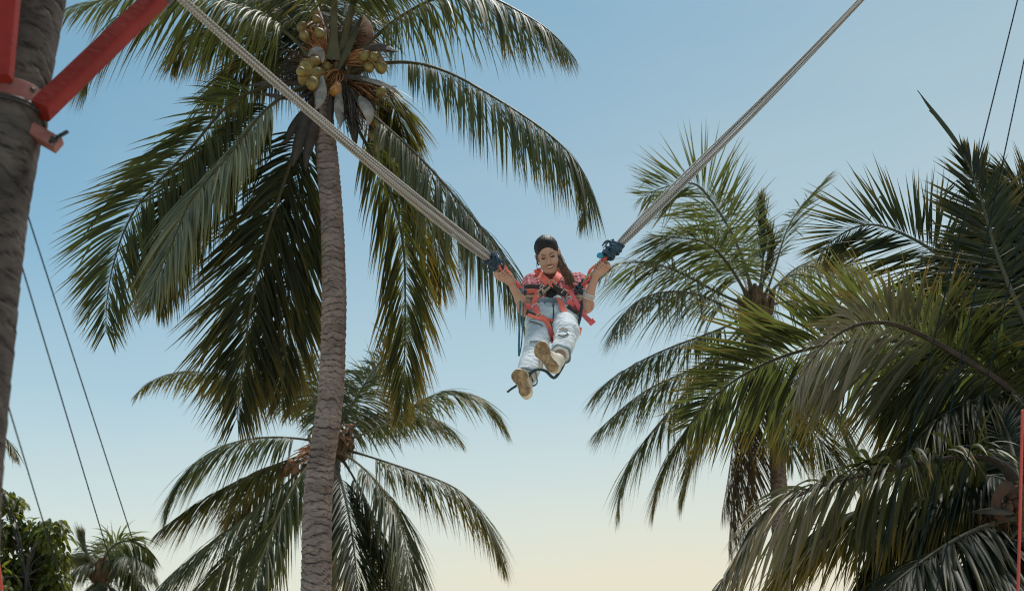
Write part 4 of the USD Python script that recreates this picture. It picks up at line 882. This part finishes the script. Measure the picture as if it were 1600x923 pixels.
obj('ponytail', join(lk), 'hair_ends', hair, smooth=True)
fly = [tube(spline([H(-.072, .02, .0), H(-.082, .03, -.03), H(-.088, .03, -.065), H(-.078, .03, -.085)], 10), .0022, 5), tube(spline([H(-.070, .03, .02), H(-.078, .04, -.02), H(-.074, .045, -.045)], 10), .0035, 5)]
obj('loose_locks', join(fly), 'hair', hair)
obj('earring', ball(H(-.072, .006, -.048), .007, sub=1), 'bracelet', rider)

# clothes
def lat(p): return (p - chest) @ RGT
topp = [seg(chest - W_ * .065, chest + W_ * .065, .096, .096), seg(chest - W_ * .05, waist - W_ * .045, .093, .083), seg(chest + W_ * .05, waist + W_ * .045, .093, .083), seg(neckb + (chest - neckb) * .35 - W_ * .03, chest - W_ * .05, .052, .09), seg(neckb + (chest - neckb) * .35 + W_ * .03, chest + W_ * .05, .052, .09),
        seg(chest - W_ * .055 - FWD * .035, chest - W_ * .05 - FWD * .03, .062, .06), seg(chest + W_ * .055 - FWD * .035, chest + W_ * .05 - FWD * .03, .062, .06)]
obj('top', sdf_mesh(topp, .006, .03), 'top_dark', rider, smooth=True)
crease = lambda sc, am, sd: (lambda p: am * (fbm(np.asarray(p) * sc + sd, 3, sd) - .5) * 2)
slL, slR = shL * .12 + elL * .88, shR * .12 + elR * .88
shirtp = [seg(shL - RGT * .004, shR + RGT * .004, .066, .066), seg(chest - W_ * .078, chest + W_ * .078, .104, .104), seg(chest - W_ * .062, waist - W_ * .060, .100, .092), seg(chest + W_ * .062, waist + W_ * .060, .100, .092), seg(neckb + (chest - neckb) * .2 - W_ * .03, chest - W_ * .05, .062, .1), seg(neckb + (chest - neckb) * .2 + W_ * .03, chest + W_ * .05, .062, .1),
          seg(shL, slL, .064, .060), seg(shR, slR, .064, .060), seg(neckb - W_ * .045 - UPV * .01, neckb - W_ * .02 - FWD * .05, .026, .022), seg(neckb + W_ * .045 - UPV * .01, neckb + W_ * .02 - FWD * .05, .026, .022)]
def opening(p):
    # the shirt hangs open: a wedge down the front, wider towards the waist
    l = np.abs((p - chest) @ RGT); f = (p - chest) @ FWD; h = (p - chest) @ UPV
    wid = .030 - .28 * (h - .05)
    return np.minimum((wid - l), (-.02 - f)) 
obj('shirt', sdf_mesh(shirtp, .006, .028, cut=opening, disp=lambda p: crease(18, .007, 4)(p) + crease(44, .004, 6)(p)), 'plaid', rider, smooth=True)
for a, b in ((shL, elL), (shR, elR)):
    c = a * .10 + b * .90; d = nrm(b - a); th = np.linspace(0, 2 * np.pi, 25); x = nrm(np.cross(d, FWD)); y = np.cross(d, x)
    ring = c + (np.cos(th)[:, None] * x + np.sin(th)[:, None] * y) * .058
    obj('sleeve_cuff', ribbon(ring, ring - c, .034, .016), 'strap_tan', rider, smooth=60)
jeansA = [seg(waist - W_ * .052 - (waist - pelvis) * .12, pelvis - W_ * .065, .089, .103), seg(waist + W_ * .052 - (waist - pelvis) * .12, pelvis + W_ * .065, .089, .103), seg(pelvis - W_ * .05, hipL, .10, .095), seg(pelvis + W_ * .05, hipR, .10, .095)]
hemL, hemR = knL * .22 + anL * .78, knR * .25 + anR * .75
jeansB = [seg(hipL, knL, .092, .072), seg(hipR, knR, .092, .070), seg(knL, hemL, .071, .066), seg(knR, hemR, .070, .062)]
_dk = nrm(anL - knL); _dr = nrm(anR - knR)
def hemcut(p): return np.where((p - (hemL + hemR) / 2) @ RGT < 0, (p - hemL) @ _dk - .035, (p - hemR) @ _dr - .03)
obj('jeans', sdf_mesh(jeansA + jeansB, .006, .022, cut=hemcut, disp=lambda p: crease(15, .009, 7)(p) + crease(38, .0045, 9)(p * [1, 1, 1.6])), 'denim', rider, smooth=True)
surf = jeansA + jeansB
def hit(px, py, prims, k=.028, off=.0, d0=6.2, d1=8.2):
    """where the ray of a pixel meets the clothes, drawn off the cloth towards the viewer"""
    r = ray(px, py); t = d0
    for _ in range(60):
        p = CAM + r * t; dd = float(sdf_at(prims, p[None], k)[0])
        if dd < 1e-3 or t > d1: break
        t += dd * .7
    return None if t > d1 else CAM + r * (t - off)
cloth = shirtp + topp + jeansA + jeansB
def on_cloth(pts, off=.012, n=24, prims=cloth):
    pts = np.asarray(pts, float); q = spline(np.c_[pts, np.zeros(len(pts))], n)[:, :2]; out = []
    for x, y in q:
        h_ = hit(x, y, prims, off=off); out.append(h_)
    last = next((o for o in out if o is not None), None); res = []
    for (x, y), o in zip(q, out):
        if o is None: o = PD(x, y, ((last - CAM) @ FWD))
        last = o; res.append(o)
    res = np.array(res)
    for _ in range(2): res[1:-1] = .5 * res[1:-1] + .25 * (res[:-2] + res[2:])
    return res
def strap(par, name, pts, w, m, th=.006, off=.012, n=24, prims=cloth):
    c = on_cloth(pts, off, n, prims); nor = -ray(*pts[0])[None] * np.ones((len(c), 1))
    return obj(name, ribbon(c, nor, w, th), m, par, smooth=30)
def strap3(par, name, pts, w, m, th=.006, n=20, nor=None):
    c = spline([J(*q) for q in pts], n); nn = np.ones((n, 1)) * (-FWD if nor is None else np.asarray(nor))
    return obj(name, ribbon(c, nn, w, th), m, par, smooth=30)
# jeans details: waistband, belt loops, fly, rips with threads, raw hems
strap(rider, 'waistband', [(841, 471), (852, 470), (864, 469), (876, 470), (886, 472)], .034, 'denim_mid', off=.008)
for x in (851, 864, 877): strap(rider, 'belt_loop', [(x, 466.5), (x + .3, 470), (x + .5, 474)], .010, 'denim_mid', .004, .016, 6)
strap(rider, 'fly_seam', [(864, 475), (865, 490), (863, 505), (861, 517)], .008, 'denim_dark', .004, .006, 12, surf)
for pts in ([(874, 515), (880, 513), (887, 516)], [(872, 524), (880, 525), (888, 522)], [(828, 534), (836, 534), (845, 533)], [(828, 503), (838, 505), (848, 510)]):
    strap(rider, 'rip', pts, .013, 'denim_dark' if pts[0][1] != 515 else 'skin', .004, .006, 10, surf)
    for k in range(2): strap(rider, 'thread', [(p[0], p[1] + (k - .5) * 1.6) for p in pts], .003, 'shoe_white', .002, .010, 10, surf)
for c, d, r_ in ((hemL + _dk * .032, _dk, .066), (hemR + _dr * .027, _dr, .062)):
    th = np.linspace(0, 2 * np.pi, 33); x = nrm(np.cross(d, FWD + .3 * UPV)); y = np.cross(d, x)
    ring = c + (np.cos(th)[:, None] * x + np.sin(th)[:, None] * y) * (r_ + .004 * np.sin(5 * th))[:, None]
    obj('hem', ribbon(ring, ring - c, .012, .008), 'denim_mid', rider, smooth=60)

# shoes with ribbed soles towards the camera
def shoe(heel_px, toe_px, dheel, dtoe, ankle, lean, mirror, label):
    hp, tp_ = J(*heel_px, dheel), J(*toe_px, dtoe); ax_ = nrm(tp_ - hp); L = np.linalg.norm(tp_ - hp) + .03
    nz = -nrm((hp + tp_) / 2 - CAM) + lean * RGT; nz = nrm(nz - ax_ * (nz @ ax_)); ly = np.cross(nz, ax_)
    s = np.linspace(0, 1, 40); ctr = mirror * .010 * np.sin(np.pi * s ** 1.3)
    wd = np.interp(s, [0, .03, .1, .2, .36, .48, .66, .8, .9, .97, 1], [.008, .020, .032, .036, .031, .032, .046, .046, .036, .020, .008])
    o0 = hp - ax_ * .015
    prof = np.concatenate([np.stack([s * L, ctr + wd], 1), np.stack([s * L, ctr - wd], 1)[::-1]])
    pl = [o0 + ax_ * x + ly * y for x, y in prof]; pl = np.array(pl); n = len(pl)
    def slab(z0, z1, grow):
        c2 = np.array([o0 + ax_ * (L * .5 + (x - L * .5) * grow) + ly * (y * grow) for x, y in prof])
        v = np.vstack([c2 + nz * z0, c2 + nz * z1, [c2.mean(0) + nz * z0], [c2.mean(0) + nz * z1]]); i = np.arange(n); j = (i + 1) % n
        # caps as strips across the foot
        h_ = n // 2; a = np.arange(h_ - 1); cap = np.stack([a, a + 1, n - 2 - a, n - 1 - a], 1)
        f = np.vstack([np.stack([i, j, n + j, n + i], 1), cap[:, ::-1], cap + n]); return v, f
    sh = thing_part = None
    up = []
    for x, r, z in ((.10, .030, -.046), (.3, .031, -.046), (.5, .034, -.046), (.68, .036, -.045), (.82, .033, -.040), (.90, .024, -.034)):
        up.append(o0 + ax_ * L * x + ly * float(np.interp(x, s, ctr)) + nz * z)
    rr = [.032, .031, .035, .038, .034, .024]
    pr = [seg(up[i], up[i + 1], rr[i], rr[i + 1]) for i in range(5)] + [seg(up[0], ankle * .75 + up[0] * .25, .034, .040), seg(up[1], ankle * .8 + up[1] * .2, .034, .038), seg(up[2], ankle * .4 + up[2] * .6, .034, .036)]
    P_ = obj('shoe', sdf_mesh(pr, .005, .015), 'shoe_white', rider, smooth=True, label=label)
    mids = slab(-.026, -.004, 1.04); obj('midsole', mids, 'shoe_white', P_, smooth=30)
    obj('sole', slab(-.006, .006, 1.0), 'sole_tan', P_, smooth=30)
    bars = []
    for x in np.linspace(.07, .95, 19):
        if .40 < x < .52: continue
        w = float(np.interp(x, s, wd)) * .88; c0 = o0 + ax_ * L * x + ly * float(np.interp(x, s, ctr)) + nz * .006
        q = [c0 + ly * w * t + ax_ * (.006 * math.cos(t * 3.1) + .002 * math.sin(9 * t + x * 30)) for t in np.linspace(-1, 1, 9)]
        bars.append(tube(np.array(q), .0042, 5, flat=.9, up=nz))
    e = np.array([o0 + ax_ * (L * .5 + (x - L * .5) * .965) + ly * y * .93 + nz * .006 for x, y in prof]); bars.append(tube(np.vstack([e, e[:1]]), .0035, 5, up=nz))
    obj('tread', join(bars), 'sole_tan', P_, smooth=60)
    lc = []
    for x in (.45, .53, .61): 
        c0 = o0 + ax_ * L * x - nz * .062; lc.append(tube(np.array([c0 - ly * .03 + nz * .012, c0, c0 + ly * .03 + nz * .012]), .003, 5))
    obj('laces', join(lc), 'shoe_white', P_)
shoe((821, 614), (807, 582), -.78, -.76, anL, -.10, -1, 'off-white shoe with tan sole, the one hanging lower')
shoe((866, 576), (844, 538), -.84, -.83, anR, -.18, 1, 'off-white shoe with tan sole, the higher one')
th = np.linspace(0, 2 * np.pi, 21); d_ = nrm(wrR - elR); x_ = nrm(np.cross(d_, FWD)); y_ = np.cross(d_, x_)
for k, t in enumerate((.30, .36, .41)):
    c = elR * (1 - t) + wrR * t; obj('bracelet', tube(c + (np.cos(th)[:, None] * x_ + np.sin(th)[:, None] * y_) * .038, .0045, 6), 'bracelet', rider)

# ------------------------------------------------------------------ harness
hn = thing('bungee_harness', waist, 'coral red webbing harness strapped round the rider', 'harness')
def buckle(px, py, w, h, ang, off=.026, m='buckle_steel'):
    c = hit(px, py, cloth, off=off); c = c if c is not None else J(px, py, .05)
    ca, sa = math.cos(ang), math.sin(ang); X, Y = RGT * ca + UPV * sa, UPV * ca - RGT * sa; ps = []
    for a, b in (((-1, -1), (1, -1)), ((1, -1), (1, 1)), ((1, 1), (-1, 1)), ((-1, 1), (-1, -1)), ((-1, 0), (1, 0))):
        ps.append(box_between(c + X * a[0] * w / 2 + Y * a[1] * h / 2, c + X * b[0] * w / 2 + Y * b[1] * h / 2, .006, .006, r=.0015, up=FWD))
    obj('buckle', join(ps), m, hn, smooth=30)
strap(hn, 'shoulder_strap', [(839, 420), (844, 429), (852, 438), (861, 446)], .050, 'strap_coral', .008, .018)
strap(hn, 'shoulder_strap', [(877, 421), (872, 432), (866, 440), (860, 447)], .046, 'strap_coral', .008, .026)
strap(hn, 'chest_web', [(861, 446), (852, 453), (845, 459)], .036, 'strap_dark', .007, .020)
strap(hn, 'chest_web', [(861, 446), (873, 453), (884, 460)], .036, 'strap_dark', .007, .020)
for pts in ([(863, 443), (854, 451), (847, 457)], [(859, 449), (852, 456), (848, 460)], [(868, 446), (876, 453), (884, 458)]): strap(hn, 'web_edge', pts, .008, 'strap_tan', .006, .026)
strap(hn, 'side_strap', [(819, 449), (832, 448), (846, 450)], .034, 'strap_dark', .007, .014)
strap(hn, 'side_strap', [(819, 456), (832, 455), (848, 456)], .030, 'strap_coral', .007, .022)
strap(hn, 'side_strap', [(819, 463), (832, 463), (843, 462)], .018, 'strap_tan', .007, .018)
strap(hn, 'side_strap', [(880, 449), (893, 448), (909, 447)], .030, 'strap_rose', .007, .014)
strap(hn, 'side_strap', [(882, 456), (895, 455), (910, 455)], .032, 'strap_coral', .007, .020)
strap(hn, 'side_strap', [(886, 464), (898, 463), (910, 463)], .018, 'strap_tan', .007, .018)
strap(hn, 'leg_strap', [(841, 455), (837, 466), (836, 478), (841, 490), (850, 498), (856, 508), (862, 524)], .036, 'strap_coral', .008, .022, 40)
strap(hn, 'leg_strap', [(858, 512), (861, 522), (863, 535)], .022, 'strap_rose', .008, .03, 10)
strap(hn, 'leg_loop', [(822, 490), (832, 494), (843, 497), (853, 499), (863, 501)], .022, 'strap_coral', .007, .03)
strap(hn, 'hip_belt', [(822, 478), (832, 480), (841, 484)], .036, 'strap_rose', .007, .024)
strap(hn, 'hip_belt', [(886, 470), (897, 478), (906, 486)], .036, 'strap_rose', .007, .024)
strap(hn, 'hip_pad', [(824, 488), (832, 492), (840, 496)], .030, 'strap_dark', .014, .018)
strap(hn, 'hip_pad', [(888, 478), (898, 487), (906, 492)], .030, 'strap_dark', .014, .018)
strap3(hn, 'loose_strap', [(874, 466, .02), (880, 482, -.06), (888, 500, -.13), (898, 513, -.16), (908, 518, -.16)], .050, 'strap_coral', .007, nor=-FWD + .5 * RGT)
strap3(hn, 'loose_strap', [(890, 455, .07), (899, 470, .04), (909, 487, .02), (918, 498, .0), (925, 504, -.01)], .034, 'strap_rose', .007, nor=-FWD + .4 * RGT)
obj('strap_end', box_between(J(922, 500, -.01), J(927, 506, -.01), .042, .012, up=FWD, r=.003), 'strap_rose', hn)
strap3(hn, 'loose_strap', [(848, 496, -.04), (856, 500, -.10), (863, 501, -.12)], .026, 'strap_coral', .006)
for q in ((863, 443, .050, .036, -.6), (846, 456, .036, .034, .7), (883, 457, .036, .034, -.7), (837, 479, .040, .030, .5), (843, 494, .040, .030, .6), (897, 473, .038, .028, -.7), (889, 467, .030, .026, .3), (848, 449, .03, .03, .9)): buckle(*q)
# red and tan webbing from the harness rings up to the knots
for kn, rg, s_ in ((knotL, ringL, -1), (knotR, ringR, 1)):
    for k, (m, o) in enumerate((('strap_rose', .008), ('strap_tan', -.006), ('strap_coral', .001))):
        c = spline([kn, (kn + rg) / 2 + UPV * .010 * k - FWD * .05 - s_ * RGT * .012, rg - FWD * .02], 24); t = np.linspace(0, 9, 24) + k * 2.1; d = nrm(rg - kn); x = nrm(np.cross(d, FWD)); y = np.cross(d, x)
        obj('riser_webbing', tube(c + (np.cos(t)[:, None] * x + np.sin(t)[:, None] * y) * .010, .009, 7), m, hn)
    c = rg; pts = [c + (x * math.cos(a) * .05 + y * math.sin(a) * .018 + d * .06 * math.sin(a * .5)) for a in np.linspace(0, 6.283, 15)]
    cords = [tube(spline([c + d * (-.05 + .03 * i) + x * .022 * math.cos(i * 2), c + d * (-.04 + .03 * i) - FWD * .03, c + d * (-.03 + .03 * i) - x * .024, c + d * (-.02 + .03 * i) + FWD * .02], 10), .011, 6) for i in range(5)]
    obj('ring_knot', join(cords), 'cloth_navy', hn, smooth=True)
# blue line hanging in a long loop from the harness rings round under the shoes
def rope(name, pts, r, m, label, n=40):
    c = spline([J(*q) for q in pts], n); return obj(name, tube(c, r, 7), m, label=label, cat='rope')
rope('hanging_rope', [(814, 450, .06), (813, 470, .02), (812, 500, -.1), (811, 530, -.2), (811, 556, -.25)], .0065, 'rope_blue', 'blue rope hanging straight down beside the jeans on the tall palm side')
rope('hanging_rope', [(817, 452, .06), (818, 475, .02), (817, 500, -.06), (815, 535, -.2), (811, 556, -.25)], .0042, 'rope_blue', 'thinner blue rope beside the hanging blue rope, meeting it at the lower end')
rope('foot_rope', [(909, 452, .1), (909, 475, .05), (904, 505, -.1), (894, 535, -.3), (884, 562, -.5), (872, 584, -.68), (864, 590, -.72), (856, 582, -.72), (846, 577, -.72), (836, 578, -.72), (827, 585, -.70), (823, 593, -.68), (826, 597, -.68)], .0095, 'rope_dark', 'dark blue-green rope looping from the right harness ring under the shoes', 70)
rope('foot_rope', [(913, 452, .1), (911, 480, .08), (902, 515, .0), (890, 548, -.3), (880, 570, -.5)], .006, 'rope_blue', 'light blue line along the outside of the torn jeans')
rope('loose_cord', [(793, 612, -.66), (797, 609, -.67), (801, 606, -.67), (806, 603, -.66), (812, 597, -.64), (820, 592, -.66)], .007, 'rope_dark', 'short dark cord end sticking out beside the lower shoe', 16)
for pts in ([(844, 575, -.73), (843, 563, -.73), (845, 560.5, -.73), (846.5, 563, -.73), (848, 576, -.73)],):
    rope('wire_loop', pts, .0045, 'buckle_steel', 'narrow steel loop standing on the dark foot rope between the shoes', 20)
o_ = J(828, 595, -.67); v, f = ball(o_, .02, .016, .014, 2); obj('foot_knot', (v + (fbm(v * 60, 2)[:, None] - .5) * .01, f), 'rope_dark', smooth=True, label='small dark knot beside the lower shoe', cat='knot')

# ------------------------------------------------------------------ bungee ropes
mat('braid', {'tc': ('texture_coordinate', {}), 'x': ('separate_xyz', {}), 'a': ('math', {'math_type': 'add'}), 's': ('math', {'math_type': 'subtract'}), 'c': ('combine_xyz', {}),
              'ch': ('checker_texture', {'scale': 1.0, 'color1': (.50, .485, .48), 'color2': (.16, .15, .152)}), 'n': ('noise_texture', {'scale': 3.0}), 'no': ('mix', {'mix_type': 'multiply', 'fac': .5}),
              'bm': ('bump', {'strength': .5, 'distance': .004}), 'p': ('principled_bsdf', {'roughness': .75, 'specular_ior_level': .2})},
    [('tc.UV', 'x.vector'), ('x.x', 'a.value1'), ('x.y', 'a.value2'), ('x.x', 's.value1'), ('x.y', 's.value2'), ('a.value', 'c.x'), ('s.value', 'c.y'), ('c.vector', 'ch.vector'),
     ('tc.object', 'n.vector'), ('ch.color', 'no.color1'), ('n.fac', 'no.color2'), ('ch.color', 'p.base_color'), ('ch.fac', 'bm.height'), ('bm.normal', 'p.normal')])
plain('strand_white', (.50, .48, .46), (.66, .64, .61), 40, .75, .4, 120, .003, .2)
def strand(par, c, r, pitch, m):
    n, k = len(c), 9; T, N, S = transport(c); a = np.linspace(0, 2 * np.pi, k); L = np.r_[0, np.cumsum(np.linalg.norm(np.diff(c, axis=0), axis=1))]
    r = np.broadcast_to(r, (n,)); v = (c[:, None] + (np.cos(a)[None, :, None] * S[:, None] + np.sin(a)[None, :, None] * N[:, None]) * r[:, None, None]).reshape(-1, 3)
    i, j = np.meshgrid(np.arange(n - 1), np.arange(k - 1), indexing='ij'); f = np.stack([i * k + j, (i + 1) * k + j, (i + 1) * k + j + 1, i * k + j + 1], -1).reshape(-1, 4)
    uv = np.stack([np.repeat(L / pitch, k), np.tile(np.linspace(0, 3, k), n)], 1)
    obj('strand', (v, f), m, par, smooth=True, uv=uv)
def bungee(knot, top, w0, w1, r0, r1, pitch, label, seed):
    P_ = thing('bungee_rope', knot, label, 'rope', 'bungee ropes'); rng = np.random.default_rng(seed)
    d = nrm(top - knot); x = nrm(np.cross(d, FWD)); y = np.cross(d, x); t = np.linspace(0, 1, 60)
    lay = [(-1, .1), (-.5, -.35), (0, .3), (.5, -.35), (1, .1), (.1, 1.0)]
    for k, (a, b) in enumerate(lay):
        wv = (w0 + (w1 - w0) * t ** .8) * (1 - .75 * np.exp(-t * 26)); ph = .10 * np.sin(t * 11 + k * 1.3)
        c = knot + (top - knot) * t[:, None] + x * ((a + ph) * wv)[:, None] + y * ((b * .6 + ph * .6) * wv)[:, None] - np.array([0, 0, 1.0]) * (.03 * np.sin(np.pi * t))[:, None]
        strand(P_, c, r0 + (r1 - r0) * t, pitch, 'braid')
    # knot of navy cloth lashed round the strand ends
    v, f = ball((0, 0, 0), .034, .034, .060, 4); R = frame(np.zeros(3), d); v = v @ R.T + knot + d * .015; v = v + nrm(v - knot) * ((fbm(v * 28, 3, seed) - .5) * .05)[:, None]
    kn = obj('lashing', (v, f), 'cloth_navy', P_, smooth=True); co = []
    for i in range(9):
        c0 = knot + d * (-.045 + .0145 * i); tt = np.linspace(0, 2 * np.pi, 17); e = rng.normal(0, .012)
        co.append(tube(c0 + (np.cos(tt)[:, None] * x + np.sin(tt)[:, None] * y) * (.036 + .006 * np.sin(3 * tt + i))[:, None] + d * (e * np.cos(tt))[:, None], .0085, 6))
    for i in range(9):
        o = nrm(rng.normal(0, 1, 3)); b = knot + d * rng.uniform(-.05, .06) + o * .03; co.append(tube(spline([b, b + o * .025 + rng.normal(0, .015, 3), b + o * .03 + rng.normal(0, .03, 3)], 6), [.008, .009, .009, .008, .006, .004], 5, flat=.5))
    obj('lashing_wrap', join(co), 'cloth_navy', kn, smooth=True)
    return P_, d
bl, dl = bungee(knotL, PUL_L, .036, .0125, .0078, .0036, .018, 'bundle of braided white bungee cords hanging from the red steel arm', 3)
br_, dr = bungee(knotR, PUL_R, .036, .0130, .0078, .0046, .019, 'bundle of braided white bungee cords rising to the upper right', 4)
c_ = J(938, 399, -.02); v, f = ball(c_, .022, .018, .02, 3); obj('lashing_tail', (v + (fbm(v * 50, 2)[:, None] - .5) * .02, f), 'cloth_cyan', br_, smooth=True)
